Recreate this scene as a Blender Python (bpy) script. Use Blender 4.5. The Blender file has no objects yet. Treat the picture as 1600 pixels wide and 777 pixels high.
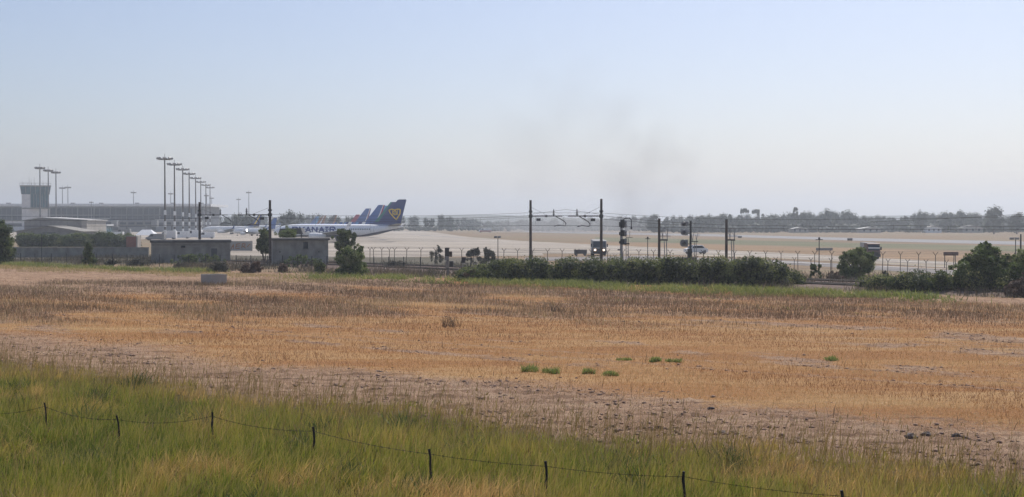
import bpy, bmesh, math, random
import numpy as np
from mathutils import Vector, Matrix

sc = bpy.context.scene
C = sc.collection
R = math.radians
PI = math.pi
rng = np.random.default_rng(11)
random.seed(11)

# ------------------------------------------------------------------ camera, sky, sun, exposure
EYE = 5.5                 # the photographer stands on a bank, 5.5 m above the plain
FOC = 2000.0              # focal length in pixels of the 1600 px wide photograph
HZ = 349.0                # horizon row
cam_data = bpy.data.cameras.new('camera')
cam = bpy.data.objects.new('camera', cam_data)
C.objects.link(cam)
cam.location = (0, 0, EYE)
cam.rotation_euler = (PI / 2 - math.atan((388.5 - HZ) / FOC), 0, 0)
cam_data.sensor_width = 36
cam_data.lens = 36 * FOC / 1600
cam_data.clip_start = 0.1
cam_data.clip_end = 30000
sc.camera = cam

SUN_EL, SUN_AZ = R(50), R(26)          # azimuth clockwise from +Y (the view direction)
world = bpy.data.worlds.new('World')
sc.world = world
world.use_nodes = True
wn = world.node_tree.nodes
bg = wn['Background']
sky = wn.new('ShaderNodeTexSky')
sky.sky_type = 'NISHITA'
sky.sun_disc = False
sky.sun_elevation = SUN_EL
sky.sun_rotation = SUN_AZ
sky.altitude = 0
sky.air_density = 1.0
sky.dust_density = 1.3
sky.ozone_density = 2.2
tint = wn.new('ShaderNodeMix'); tint.data_type = 'RGBA'; tint.blend_type = 'MULTIPLY'
tint.inputs[0].default_value = 1.0; tint.inputs[7].default_value = (0.995, 0.955, 1.03, 1)
world.node_tree.links.new(sky.outputs[0], tint.inputs[6])
world.node_tree.links.new(tint.outputs[2], bg.inputs[0])
bg.inputs[1].default_value = 0.074
sun_data = bpy.data.lights.new('sun', 'SUN')
sun_data.energy = 3.2
sun_data.angle = R(0.53)
sun_data.color = (1.0, 0.95, 0.87)
sun = bpy.data.objects.new('sun', sun_data)
C.objects.link(sun)
SUN_DIR = Vector((math.sin(SUN_AZ) * math.cos(SUN_EL), math.cos(SUN_AZ) * math.cos(SUN_EL), math.sin(SUN_EL)))
sun.rotation_euler = SUN_DIR.to_track_quat('Z', 'Y').to_euler()
sun.location = (0, 0, 60)
sc.view_settings.view_transform = 'Standard'
sc.view_settings.look = 'None'
sc.view_settings.exposure = 0.56
sc.view_settings.gamma = 1
sc.view_settings.use_curve_mapping = False
sc.cycles.max_bounces = 6
sc.cycles.diffuse_bounces = 3
sc.cycles.glossy_bounces = 2
sc.cycles.transmission_bounces = 4
sc.cycles.transparent_max_bounces = 8
sc.cycles.volume_bounces = 0
sc.cycles.use_denoising = True

HAZE_DENSITY = 0.00038
HAZE_COLOR = (0.88, 0.935, 1.0, 1)


# ------------------------------------------------------------------ helpers
def gp(px, py):
    """photo pixel -> point on the plain"""
    d = FOC * EYE / (py - HZ)
    return ((px - 800) / FOC * d, d)


def gx(px, d):
    return (px - 800) / FOC * d


def gz(py, d):
    return EYE - (py - HZ) / FOC * d


def props(o, label=None, cat=None, group=None, kind=None):
    if label: o['label'] = label
    if cat: o['category'] = cat
    if group: o['group'] = group
    if kind: o['kind'] = kind
    return o


def thing(name, label, cat, loc=(0, 0, 0), rotz=0, group=None):
    o = bpy.data.objects.new(name, None)
    C.objects.link(o)
    o.empty_display_size = 0.3
    o.location = loc
    o.rotation_euler = (0, 0, rotz)
    return props(o, label, cat, group)


def link(name, me, parent=None, loc=None, rot=None, label=None):
    o = bpy.data.objects.new(name, me)
    C.objects.link(o)
    if parent: o.parent = parent
    if loc is not None: o.location = loc
    if rot is not None: o.rotation_euler = rot
    if label: o['label'] = label
    return o


def copy_tree(root, loc=None, rotz=None, label=None, group=None):
    r = root.copy(); C.objects.link(r)
    if loc is not None: r.location = loc
    if rotz is not None: r.rotation_euler = (0, 0, rotz)
    if label: r['label'] = label
    if group: r['group'] = group
    for ch in list(root.children):
        c = ch.copy(); C.objects.link(c); c.parent = r
        for g in list(ch.children):
            e = g.copy(); C.objects.link(e); e.parent = c
    return r


class MB:
    """collects boxes, bars, prisms and tubes; build() links them as ONE mesh object"""
    def __init__(self):
        self.v, self.f = [], []

    def add(self, vs, fs):
        n = len(self.v)
        self.v += [tuple(p) for p in vs]
        self.f += [tuple(i + n for i in f) for f in fs]
        return self

    def box(self, x0, x1, y0, y1, z0, z1):
        v = [(x0, y0, z0), (x1, y0, z0), (x1, y1, z0), (x0, y1, z0), (x0, y0, z1), (x1, y0, z1), (x1, y1, z1), (x0, y1, z1)]
        return self.add(v, [(3, 2, 1, 0), (4, 5, 6, 7), (0, 1, 5, 4), (1, 2, 6, 5), (2, 3, 7, 6), (3, 0, 4, 7)])

    def frustum(self, b, t):
        """b, t = (x0,x1,y0,y1,z)"""
        v = [(b[0], b[2], b[4]), (b[1], b[2], b[4]), (b[1], b[3], b[4]), (b[0], b[3], b[4]),
             (t[0], t[2], t[4]), (t[1], t[2], t[4]), (t[1], t[3], t[4]), (t[0], t[3], t[4])]
        return self.add(v, [(3, 2, 1, 0), (4, 5, 6, 7), (0, 1, 5, 4), (1, 2, 6, 5), (2, 3, 7, 6), (3, 0, 4, 7)])

    def prism(self, poly, axis, a, b):
        """extrude a polygon along axis ('x': poly is (y,z); 'y': poly is (x,z); 'z': poly is (x,y))"""
        n = len(poly)
        def P(p, w):
            return {'x': (w, p[0], p[1]), 'y': (p[0], w, p[1]), 'z': (p[0], p[1], w)}[axis]
        v = [P(p, a) for p in poly] + [P(p, b) for p in poly]
        f = [tuple(range(n))[::-1], tuple(range(n, 2 * n))] + [(i, (i + 1) % n, n + (i + 1) % n, n + i) for i in range(n)]
        return self.add(v, f)

    def rod(self, p0, p1, r0, r1=None, n=8, caps=True):
        r1 = r0 if r1 is None else r1
        p0, p1 = Vector(p0), Vector(p1)
        d = (p1 - p0).normalized()
        a = d.orthogonal().normalized(); b = d.cross(a)
        v = []
        for p, r in ((p0, r0), (p1, r1)):
            v += [p + (a * math.cos(2 * PI * k / n) + b * math.sin(2 * PI * k / n)) * r for k in range(n)]
        f = [(k, (k + 1) % n, n + (k + 1) % n, n + k) for k in range(n)]
        if caps: f += [tuple(range(n))[::-1], tuple(range(n, 2 * n))]
        return self.add(v, f)

    def tube(self, pts, r, n=6):
        """r: one radius or a list of radii"""
        pts = [Vector(p) for p in pts]
        rr = r if isinstance(r, (list, tuple)) else [r] * len(pts)
        v = []
        a = None
        for i, p in enumerate(pts):
            d = (pts[min(i + 1, len(pts) - 1)] - pts[max(i - 1, 0)]).normalized()
            a = d.orthogonal().normalized() if a is None else (a - d * a.dot(d)).normalized()
            b = d.cross(a)
            v += [p + (a * math.cos(2 * PI * k / n) + b * math.sin(2 * PI * k / n)) * rr[i] for k in range(n)]
        f = []
        for i in range(len(pts) - 1):
            for k in range(n):
                f.append((i * n + k, i * n + (k + 1) % n, (i + 1) * n + (k + 1) % n, (i + 1) * n + k))
        f += [tuple(range(n))[::-1], tuple(range((len(pts) - 1) * n, len(pts) * n))]
        return self.add(v, f)

    def mesh(self, name, m, smooth=False, bevel=0):
        me = bpy.data.meshes.new(name)
        me.from_pydata(self.v, [], self.f)
        if bevel:
            bm = bmesh.new(); bm.from_mesh(me)
            bmesh.ops.bevel(bm, geom=bm.edges[:], offset=bevel, segments=2, affect='EDGES', profile=0.6)
            bm.to_mesh(me); bm.free()
        if m: me.materials.append(m)
        if smooth:
            me.polygons.foreach_set('use_smooth', [True] * len(me.polygons))
            try: me.set_sharp_from_angle(angle=R(40))
            except Exception: pass
        me.update()
        return me

    def build(self, name, m, parent=None, smooth=False, bevel=0, label=None):
        return link(name, self.mesh(name, m, smooth, bevel), parent, label=label)


def fast_mesh(name, co, quads, m, tone=None, tips=None, smooth=False):
    """numpy vertices and quads -> mesh; tone / tips become float point attributes"""
    me = bpy.data.meshes.new(name)
    nv, nf = len(co), len(quads)
    k = quads.shape[1]
    me.vertices.add(nv)
    me.vertices.foreach_set('co', np.ascontiguousarray(co, dtype=np.float32).ravel())
    me.loops.add(nf * k)
    me.loops.foreach_set('vertex_index', np.ascontiguousarray(quads, dtype=np.int32).ravel())
    me.polygons.add(nf)
    me.polygons.foreach_set('loop_start', np.arange(0, nf * k, k, dtype=np.int32))
    me.polygons.foreach_set('loop_total', np.full(nf, k, dtype=np.int32))
    if smooth:
        me.polygons.foreach_set('use_smooth', np.ones(nf, dtype=bool))
    for nm, arr in (('tone', tone), ('tip', tips)):
        if arr is not None:
            at = me.attributes.new(nm, 'FLOAT', 'POINT')
            at.data.foreach_set('value', np.ascontiguousarray(arr, dtype=np.float32))
    me.materials.append(m)
    me.update(calc_edges=True)
    return me


def vnoise(x, y, seed=0):
    """smooth 2-D value noise in 0..1, vectorised"""
    x = np.asarray(x, dtype=np.float64); y = np.asarray(y, dtype=np.float64)
    xi = np.floor(x).astype(np.int64); yi = np.floor(y).astype(np.int64)
    fx = x - xi; fy = y - yi
    fx = fx * fx * (3 - 2 * fx); fy = fy * fy * (3 - 2 * fy)
    def h(a, b):
        n = (a * 374761393 + b * 668265263 + seed * 974634777) & 0x7fffffff
        n = ((n ^ (n >> 13)) * 1274126177) & 0x7fffffff
        n = (n ^ (n >> 16)) & 0xffffff
        return n / float(0xffffff)
    return (h(xi, yi) * (1 - fx) + h(xi + 1, yi) * fx) * (1 - fy) + (h(xi, yi + 1) * (1 - fx) + h(xi + 1, yi + 1) * fx) * fy


def fbm(x, y, seed=0, octv=4):
    s = 0; a = 0.5; tot = 0
    for i in range(octv):
        s = s + a * vnoise(x * 2 ** i + 17.3 * i, y * 2 ** i - 9.1 * i, seed + i)
        tot += a; a *= 0.5
    return s / tot


def sstep(a, b, x):
    t = np.clip((x - a) / (b - a), 0, 1)
    return t * t * (3 - 2 * t)


# ------------------------------------------------------------------ materials
def nodes_of(name):
    m = bpy.data.materials.new(name)
    m.use_nodes = True
    nt = m.node_tree
    return m, nt, nt.nodes, nt.links, nt.nodes['Principled BSDF']


def ramp(nt, stops):
    r = nt.nodes.new('ShaderNodeValToRGB')
    e = r.color_ramp.elements
    while len(e) > 1: e.remove(e[0])
    e[0].position = stops[0][0]; e[0].color = (*stops[0][1], 1)
    for p, c in stops[1:]:
        x = e.new(p); x.color = (*c, 1)
    return r


def mat(name, col, col2=None, rough=0.8, scale=1.0, stretch=(1, 1, 1), metallic=0.0, bump=0.0, bscale=8.0, spec=0.3, detail=5, lo=0.35, hi=0.65):
    m, nt, N, L, P = nodes_of(name)
    P.inputs['Roughness'].default_value = rough
    P.inputs['Metallic'].default_value = metallic
    P.inputs['Specular IOR Level'].default_value = spec
    P.inputs['Base Color'].default_value = (*col, 1)
    tc = N.new('ShaderNodeTexCoord')
    mp = N.new('ShaderNodeMapping'); mp.inputs['Scale'].default_value = stretch
    L.new(tc.outputs['Object'], mp.inputs[0])
    if col2 is not None:
        no = N.new('ShaderNodeTexNoise'); no.inputs['Scale'].default_value = scale; no.inputs['Detail'].default_value = detail
        L.new(mp.outputs[0], no.inputs[0])
        r = ramp(nt, [(lo, col), (hi, col2)])
        L.new(no.outputs[0], r.inputs[0]); L.new(r.outputs[0], P.inputs['Base Color'])
    if bump:
        nb = N.new('ShaderNodeTexNoise'); nb.inputs['Scale'].default_value = bscale; nb.inputs['Detail'].default_value = 6
        L.new(mp.outputs[0], nb.inputs[0])
        b = N.new('ShaderNodeBump'); b.inputs['Strength'].default_value = bump; b.inputs['Distance'].default_value = 0.1
        L.new(nb.outputs[0], b.inputs['Height']); L.new(b.outputs[0], P.inputs['Normal'])
    return m


def leaf_mat(name, stops, transl=0.3, tipcol=None, rough=0.6, tip_from=0.35):
    """foliage / blade material: the per-leaf attribute 'tone' picks the hue; 'tip' blends to the colour of the ripe tip"""
    m, nt, N, L, P = nodes_of(name)
    a = N.new('ShaderNodeAttribute'); a.attribute_name = 'tone'
    r = ramp(nt, stops)
    L.new(a.outputs['Fac'], r.inputs[0])
    src = r.outputs[0]
    if tipcol:
        b = N.new('ShaderNodeAttribute'); b.attribute_name = 'tip'
        mr = N.new('ShaderNodeMapRange'); mr.inputs[1].default_value = tip_from; mr.inputs[2].default_value = 1.0
        L.new(b.outputs['Fac'], mr.inputs[0])
        mx = N.new('ShaderNodeMix'); mx.data_type = 'RGBA'
        L.new(mr.outputs[0], mx.inputs[0]); L.new(src, mx.inputs[6]); mx.inputs[7].default_value = (*tipcol, 1)
        src = mx.outputs[2]
    L.new(src, P.inputs['Base Color'])
    P.inputs['Roughness'].default_value = rough
    P.inputs['Specular IOR Level'].default_value = 0.25
    if transl:
        t = N.new('ShaderNodeBsdfTranslucent'); L.new(src, t.inputs[0])
        mxs = N.new('ShaderNodeMixShader'); mxs.inputs[0].default_value = transl
        L.new(P.outputs[0], mxs.inputs[1]); L.new(t.outputs[0], mxs.inputs[2])
        L.new(mxs.outputs[0], N['Material Output'].inputs['Surface'])
    return m


M = {}
M['terminal_wall'] = mat('grey-blue cladding', (0.24, 0.245, 0.26), (0.17, 0.175, 0.19), scale=0.25, rough=0.8)
M['concrete'] = mat('weathered concrete', (0.30, 0.28, 0.25), (0.20, 0.19, 0.17), scale=1.3, bump=0.2, rough=0.9)
M['concrete_dark'] = mat('stained concrete', (0.17, 0.16, 0.15), (0.10, 0.10, 0.095), scale=1.1, bump=0.2, rough=0.9)
M['wall_weathered'] = mat('streaked weathered wall', (0.37, 0.345, 0.30), (0.20, 0.19, 0.165), scale=1.1, stretch=(1, 1, 0.6), bump=0.25, rough=0.95, lo=.32, hi=.72, detail=8)
M['tower_wall'] = mat('off-white tower panels', (0.74, 0.71, 0.67), (0.60, 0.58, 0.55), scale=0.5, rough=0.8)
M['plaster'] = mat('pale plaster', (0.42, 0.39, 0.35), (0.32, 0.30, 0.27), scale=0.5, rough=0.9)
M['plaster_grey'] = mat('grey render', (0.26, 0.25, 0.24), (0.18, 0.175, 0.17), scale=0.6, rough=0.9)
M['roof_metal'] = mat('pale roof sheet', (0.55, 0.53, 0.49), (0.42, 0.41, 0.39), scale=0.4, rough=0.55)
M['roof_dark'] = mat('dark roof sheet', (0.13, 0.13, 0.13), (0.08, 0.08, 0.08), scale=0.6, rough=0.7)
M['glass_dark'] = mat('dark glazing', (0.012, 0.020, 0.032), (0.035, 0.05, 0.07), scale=0.15, rough=0.25, spec=0.35)
M['glass_teal'] = mat('teal glazing', (0.010, 0.055, 0.075), (0.025, 0.12, 0.15), scale=0.4, rough=0.25, spec=0.35)
M['steel'] = mat('galvanised steel', (0.30, 0.30, 0.30), (0.22, 0.22, 0.22), scale=3, rough=0.5, metallic=0.3)
M['steel_rust'] = mat('dull brown steel', (0.10, 0.075, 0.06), (0.055, 0.045, 0.04), scale=2, rough=0.75)
M['steel_dark'] = mat('dark steel', (0.05, 0.05, 0.052), (0.03, 0.03, 0.032), scale=3, rough=0.6)
M['black'] = mat('black rubber', (0.02, 0.02, 0.02), rough=0.8)
M['white_paint'] = mat('white paint', (0.80, 0.80, 0.79), (0.72, 0.72, 0.71), scale=0.5, rough=0.35, spec=0.5)
M['red_paint'] = mat('red paint', (0.50, 0.05, 0.04), (0.40, 0.04, 0.035), scale=1, rough=0.5)
M['brown_paint'] = mat('brown paint', (0.17, 0.10, 0.085), (0.12, 0.075, 0.065), scale=1, rough=0.6)
M['yellow'] = mat('yellow paint', (0.88, 0.60, 0.05), rough=0.45)
M['navy'] = mat('navy paint', (0.012, 0.040, 0.20), (0.010, 0.034, 0.17), scale=0.3, rough=0.35, spec=0.5)
M['blue'] = mat('blue paint', (0.03, 0.13, 0.42), (0.028, 0.12, 0.38), scale=0.3, rough=0.35, spec=0.5)
M['sky_blue'] = mat('light blue paint', (0.07, 0.30, 0.55), rough=0.35, spec=0.5)
M['teal_paint'] = mat('teal paint', (0.02, 0.22, 0.20), rough=0.35)
M['crimson'] = mat('crimson paint', (0.42, 0.03, 0.09), rough=0.4)
M['orange_brown'] = mat('orange brown paint', (0.36, 0.15, 0.06), rough=0.4)
M['rubber_grey'] = mat('grey rubber', (0.10, 0.10, 0.10), rough=0.8)
M['brick'] = mat('red brick', (0.28, 0.11, 0.08), (0.20, 0.08, 0.06), scale=2, rough=0.9)
M['wood_post'] = mat('weathered fence iron', (0.018, 0.016, 0.016), (0.04, 0.032, 0.028), scale=9, rough=0.8)
M['stone'] = mat('field stone', (0.17, 0.135, 0.12), (0.10, 0.085, 0.08), scale=6, rough=0.9, bump=0.5, bscale=15)
M['bark'] = mat('bark', (0.11, 0.085, 0.065), (0.07, 0.055, 0.045), scale=5, rough=0.95, stretch=(1, 1, 0.2))
# ------------------------------------------------------------------ the plain, the field, the airfield surfaces
def flat_poly(name, pts, z, m, kind='structure', sub=0):
    me = bpy.data.meshes.new(name)
    me.from_pydata([(x, y, z) for x, y in pts], [], [tuple(range(len(pts)))])
    me.materials.append(m)
    me.update()
    if me.polygons[0].normal.z < 0: me.flip_normals()
    return props(link(name, me), kind=kind)


def ground_mat(name, stops, scale, stretch, fine=(0.75, 1.2), bump=0.3):
    m, nt, N, L, P = nodes_of(name)
    P.inputs['Roughness'].default_value = 0.95
    P.inputs['Specular IOR Level'].default_value = 0.1
    tc = N.new('ShaderNodeTexCoord')
    mp = N.new('ShaderNodeMapping'); mp.inputs['Rotation'].default_value = (0, 0, R(36.87)); mp.inputs['Scale'].default_value = stretch
    L.new(tc.outputs['Object'], mp.inputs[0])
    n1 = N.new('ShaderNodeTexNoise'); n1.inputs['Scale'].default_value = scale; n1.inputs['Detail'].default_value = 8; n1.inputs['Roughness'].default_value = 0.62
    L.new(mp.outputs[0], n1.inputs[0])
    r = ramp(nt, stops); L.new(n1.outputs[0], r.inputs[0])
    n2 = N.new('ShaderNodeTexNoise'); n2.inputs['Scale'].default_value = 1.6; n2.inputs['Detail'].default_value = 8
    L.new(tc.outputs['Object'], n2.inputs[0])
    mr = N.new('ShaderNodeMapRange'); mr.inputs[1].default_value = 0.3; mr.inputs[2].default_value = 0.7; mr.inputs[3].default_value = fine[0]; mr.inputs[4].default_value = fine[1]
    L.new(n2.outputs[0], mr.inputs[0])
    mx = N.new('ShaderNodeMix'); mx.data_type = 'RGBA'; mx.blend_type = 'MULTIPLY'; mx.inputs[0].default_value = 1
    L.new(r.outputs[0], mx.inputs[6]); L.new(mr.outputs[0], mx.inputs[7])
    L.new(mx.outputs[2], P.inputs['Base Color'])
    if bump:
        b = N.new('ShaderNodeBump'); b.inputs['Strength'].default_value = bump; b.inputs['Distance'].default_value = 0.15
        L.new(n2.outputs[0], b.inputs['Height']); L.new(b.outputs[0], P.inputs['Normal'])
    return m


M['plain'] = ground_mat('dry airfield grass', [(0.30, (0.155, 0.125, 0.085)), (0.45, (0.24, 0.165, 0.105)), (0.56, (0.20, 0.165, 0.105)), (0.70, (0.27, 0.19, 0.125))], 0.012, (0.5, 2.2, 1))
M['green_strip'] = ground_mat('thin green airfield grass', [(0.35, (0.13, 0.135, 0.08)), (0.6, (0.18, 0.165, 0.10))], 0.02, (0.4, 2, 1))
M['tan_grass'] = ground_mat('orange dry grass', [(0.35, (0.33, 0.225, 0.135)), (0.50, (0.23, 0.155, 0.095)), (0.62, (0.30, 0.21, 0.125))], 0.03, (0.4, 2.4, 1))
M['pavement_pale'] = ground_mat('pale airfield concrete', [(0.33, (0.40, 0.35, 0.295)), (0.45, (0.26, 0.225, 0.185)), (0.55, (0.39, 0.34, 0.285)), (0.66, (0.52, 0.46, 0.39))], 0.035, (0.25, 2.2, 1), fine=(0.88, 1.08), bump=0.05)
M['pavement_grey'] = ground_mat('grey runway asphalt', [(0.35, (0.24, 0.235, 0.24)), (0.65, (0.30, 0.29, 0.29))], 0.03, (0.3, 2.0, 1), fine=(0.9, 1.1), bump=0.05)
M['road_grey'] = ground_mat('worn perimeter asphalt', [(0.35, (0.20, 0.185, 0.175)), (0.65, (0.255, 0.235, 0.22))], 0.08, (0.3, 2.0, 1), fine=(0.85, 1.1), bump=0.05)
M['verge'] = ground_mat('scrubby verge', [(0.34, (0.095, 0.10, 0.060)), (0.5, (0.125, 0.105, 0.08)), (0.66, (0.10, 0.10, 0.07))], 0.12, (0.5, 2.0, 1))
M['ballast'] = ground_mat('brown railway ballast', [(0.35, (0.16, 0.115, 0.095)), (0.65, (0.22, 0.165, 0.135))], 0.3, (1, 1, 1))
M['far_hill'] = mat('far wooded hill', (0.06, 0.075, 0.06), (0.10, 0.10, 0.075), scale=0.01, rough=0.95)

me = bpy.data.meshes.new('ground')
ys = [-45, 0, 60, 140, 260, 450, 800, 1400, 2500, 4200, 6900]
xs = [-4900, -2500, -1200, -500, -200, 0, 200, 500, 1200, 2500, 4900]
gv = [(x, y, 0) for y in ys for x in xs]
gf = [(j * 11 + i, j * 11 + i + 1, (j + 1) * 11 + i + 1, (j + 1) * 11 + i) for j in range(10) for i in range(10)]
me.from_pydata(gv, [], gf); me.materials.append(M['plain'])
props(link('ground', me), kind='structure')

# field rows run parallel to the fence and the railway: t is the distance across the rows, s along them
def st(X, Y):
    return 0.8 * X - 0.6 * Y, 0.6 * X + 0.8 * Y


def straw_cover(X, Y):
    s, t = st(X, Y)
    wob = (fbm(s / 9, t / 9, 3) - 0.5) * 7
    c = sstep(31.5, 36.5, t + wob)
    streak = fbm(s / 16 + 3, t / 1.7, 21, 5)
    gate = sstep(0.44, 0.58, fbm(s / 26, t / 14, 8, 2))
    spots = sstep(0.35, 0.6, fbm(X / 2.2, Y / 2.2, 23, 3))
    c = c * (1 - 0.8 * sstep(0.55, 0.70, streak) * gate * spots)
    # bare, harrowed corner on the left and the bare margin along the far edge
    plough = sstep(-8, -22, X + (fbm(s / 12, t / 5, 41) - 0.5) * 14) * sstep(92, 104, Y + wob) * (1 - sstep(86, 89, t))
    c = c * (1 - 0.8 * plough)
    c = c * (1 - 0.75 * sstep(20, 30, X) * sstep(84, 90, t + wob * 0.4))
    c = c * (1 - 0.8 * sstep(79, 84, t) * (1 - sstep(-12, -3, X)))
    for t0 in (43.0, 44.8, 57.5, 59.3, 71.0, 72.8):
        c = c * (1 - 0.55 * np.exp(-((t - t0 - 0.5 * np.sin(s / 23 + t0)) / 0.22) ** 2) * sstep(0.3, 0.55, fbm(s / 9, t0 + 0 * t, 29)))
    pale = sstep(-14, -22, X + wob) * (1 - sstep(34, 39, t + wob * 0.6))
    return np.clip(c * (1 - 0.6 * pale), 0, 1)


def weed_cover(X, Y):
    s, t = st(X, Y)
    wob = (fbm(s / 11, t / 6, 5) - 0.5) * 16
    return sstep(64, 74, Y + wob) * (1 - sstep(116, 126, Y)) * sstep(0.30, 0.52, fbm(s / 9, t / 3.2, 31, 4)) * (1 - sstep(86, 90, t))


def green_cover(X, Y):
    s, t = st(X, Y)
    px = 800 + X / Y * FOC
    n = fbm(s / 7, t / 3, 61, 3)
    wob = (fbm(s / 14, 0 * t, 63) - 0.5) * 3
    strip = sstep(86.5, 88.5, t + wob) * (1 - sstep(94.5, 96, t)) * sstep(-25, -15, X) * (1 - sstep(28, 33, X))
    left = sstep(88.5, 91, t) * (1 - sstep(95, 96.3, t)) * (1 - sstep(-40, -30, X))
    thin = 0.45 * sstep(72, 80, t + (n - 0.5) * 20) * (1 - sstep(86, 90, t)) * sstep(-16, 0, X) * (1 - sstep(14, 24, X)) * sstep(0.42, 0.6, n)
    fine = sstep(0.38, 0.62, fbm(X / 1.6, Y / 2.2, 67, 3))
    return np.clip((strip * sstep(0.22, 0.5, n) + left * sstep(0.25, 0.5, n)) * (0.15 + 0.85 * fine) + thin * fine, 0, 1)


NC, NR = 560, 620
dd = 14 * (178 / 14) ** (np.arange(NR) / (NR - 1))
uu = np.linspace(-0.6, 0.6, NC)
GX = (dd[:, None] * uu[None, :]); GY = np.repeat(dd[:, None], NC, 1)
s_, t_ = st(GX, GY)
cover = straw_cover(GX, GY) * (1 - 0.55 * weed_cover(GX, GY))
clod = fbm(GX * 4.2, GY * 3.4, 71, 4)
ridge = np.abs(fbm(s_ / 3.0, t_ / 0.55, 75, 3) - 0.5) * 2
bumps = (clod - 0.5) * 0.13 + sstep(0.60, 0.82, clod) * 0.05 + (ridge - 0.3) * 0.06 + (fbm(GX / 7, GY / 7, 79, 2) - 0.5) * 0.22
GZ = 0.10 + bumps * (1.0 - 0.55 * cover)
GZ = np.maximum(GZ, 0.02)
GZ = GZ * (1 - sstep(95.5, 98.5, t_)) - 0.3 * sstep(97.5, 100, t_)
co = np.stack([GX.ravel(), GY.ravel(), GZ.ravel()], 1)
ii = np.arange(NR * NC).reshape(NR, NC)
q = np.stack([ii[:-1, :-1].ravel(), ii[:-1, 1:].ravel(), ii[1:, 1:].ravel(), ii[1:, :-1].ravel()], 1)
keep = (t_.ravel()[q] < 101).all(1)
q = q[keep]


def field_material():
    m, nt, N, L, P = nodes_of('harrowed soil and straw litter')
    P.inputs['Roughness'].default_value = 0.95
    P.inputs['Specular IOR Level'].default_value = 0.08
    tc = N.new('ShaderNodeTexCoord')
    mp = N.new('ShaderNodeMapping'); mp.inputs['Rotation'].default_value = (0, 0, R(36.87)); mp.inputs['Scale'].default_value = (0.35, 1.8, 1)
    L.new(tc.outputs['Object'], mp.inputs[0])
    def noise(sc_, src, det=7, ro=0.6):
        n = N.new('ShaderNodeTexNoise'); n.inputs['Scale'].default_value = sc_; n.inputs['Detail'].default_value = det; n.inputs['Roughness'].default_value = ro
        L.new(src, n.inputs[0]); return n
    n1 = noise(1.1, mp.outputs[0]); n2 = noise(6.0, tc.outputs['Object']); n3 = noise(0.16, mp.outputs[0], 9, 0.72); n4 = noise(28.0, tc.outputs['Object'], 4)
    soil = ramp(nt, [(0.30, (0.10, 0.060, 0.042)), (0.42, (0.26, 0.162, 0.104)), (0.54, (0.36, 0.236, 0.155)), (0.70, (0.43, 0.305, 0.205))])
    L.new(n1.outputs[0], soil.inputs[0])
    straw = ramp(nt, [(0.30, (0.30, 0.145, 0.062)), (0.46, (0.37, 0.190, 0.076)), (0.56, (0.43, 0.252, 0.112)), (0.70, (0.49, 0.325, 0.165))])
    L.new(n3.outputs[0], straw.inputs[0])
    at = N.new('ShaderNodeAttribute'); at.attribute_name = 'tone'
    add = N.new('ShaderNodeMath'); add.operation = 'MULTIPLY_ADD'
    L.new(n2.outputs[0], add.inputs[0]); add.inputs[1].default_value = 1.6; L.new(at.outputs['Fac'], add.inputs[2])
    mr = N.new('ShaderNodeMapRange'); mr.inputs[1].default_value = 1.05; mr.inputs[2].default_value = 1.75
    L.new(add.outputs[0], mr.inputs[0])
    mx = N.new('ShaderNodeMix'); mx.data_type = 'RGBA'
    L.new(mr.outputs[0], mx.inputs[0]); L.new(soil.outputs[0], mx.inputs[6]); L.new(straw.outputs[0], mx.inputs[7])
    mr2 = N.new('ShaderNodeMapRange'); mr2.inputs[1].default_value = 0.3; mr2.inputs[2].default_value = 0.7; mr2.inputs[3].default_value = 0.55; mr2.inputs[4].default_value = 1.35
    L.new(n4.outputs[0], mr2.inputs[0])
    mu = N.new('ShaderNodeMix'); mu.data_type = 'RGBA'; mu.blend_type = 'MULTIPLY'; mu.inputs[0].default_value = 1
    L.new(mx.outputs[2], mu.inputs[6]); L.new(mr2.outputs[0], mu.inputs[7])
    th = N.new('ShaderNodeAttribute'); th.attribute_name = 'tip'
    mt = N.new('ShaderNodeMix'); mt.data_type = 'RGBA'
    L.new(th.outputs['Fac'], mt.inputs[0]); L.new(mu.outputs[2], mt.inputs[6]); mt.inputs[7].default_value = (0.075, 0.068, 0.03, 1)  # thatch tone darkened to paint in shade in the gaps under the grass
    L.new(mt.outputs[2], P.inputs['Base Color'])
    b = N.new('ShaderNodeBump'); b.inputs['Strength'].default_value = 1.0; b.inputs['Distance'].default_value = 0.10
    n5 = noise(9.0, tc.outputs['Object'], 8, 0.7)
    L.new(n5.outputs[0], b.inputs['Height']); L.new(b.outputs[0], P.inputs['Normal'])
    return m


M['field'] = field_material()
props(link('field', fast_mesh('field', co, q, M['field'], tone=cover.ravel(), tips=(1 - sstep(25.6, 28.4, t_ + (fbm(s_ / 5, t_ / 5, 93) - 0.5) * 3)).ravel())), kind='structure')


def field_z(X, Y):
    """height of the field sheet at world points (bilinear look-up)"""
    r = np.log(np.clip(Y, 14.01, 177) / 14) / math.log(178 / 14) * (NR - 1)
    c = (np.clip(X / Y, -0.599, 0.599) + 0.6) / 1.2 * (NC - 1)
    r0 = np.clip(r.astype(int), 0, NR - 2); c0 = np.clip(c.astype(int), 0, NC - 2)
    fr = r - r0; fc = c - c0
    return (GZ[r0, c0] * (1 - fr) + GZ[r0 + 1, c0] * fr) * (1 - fc) + (GZ[r0, c0 + 1] * (1 - fr) + GZ[r0 + 1, c0 + 1] * fr) * fc


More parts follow.
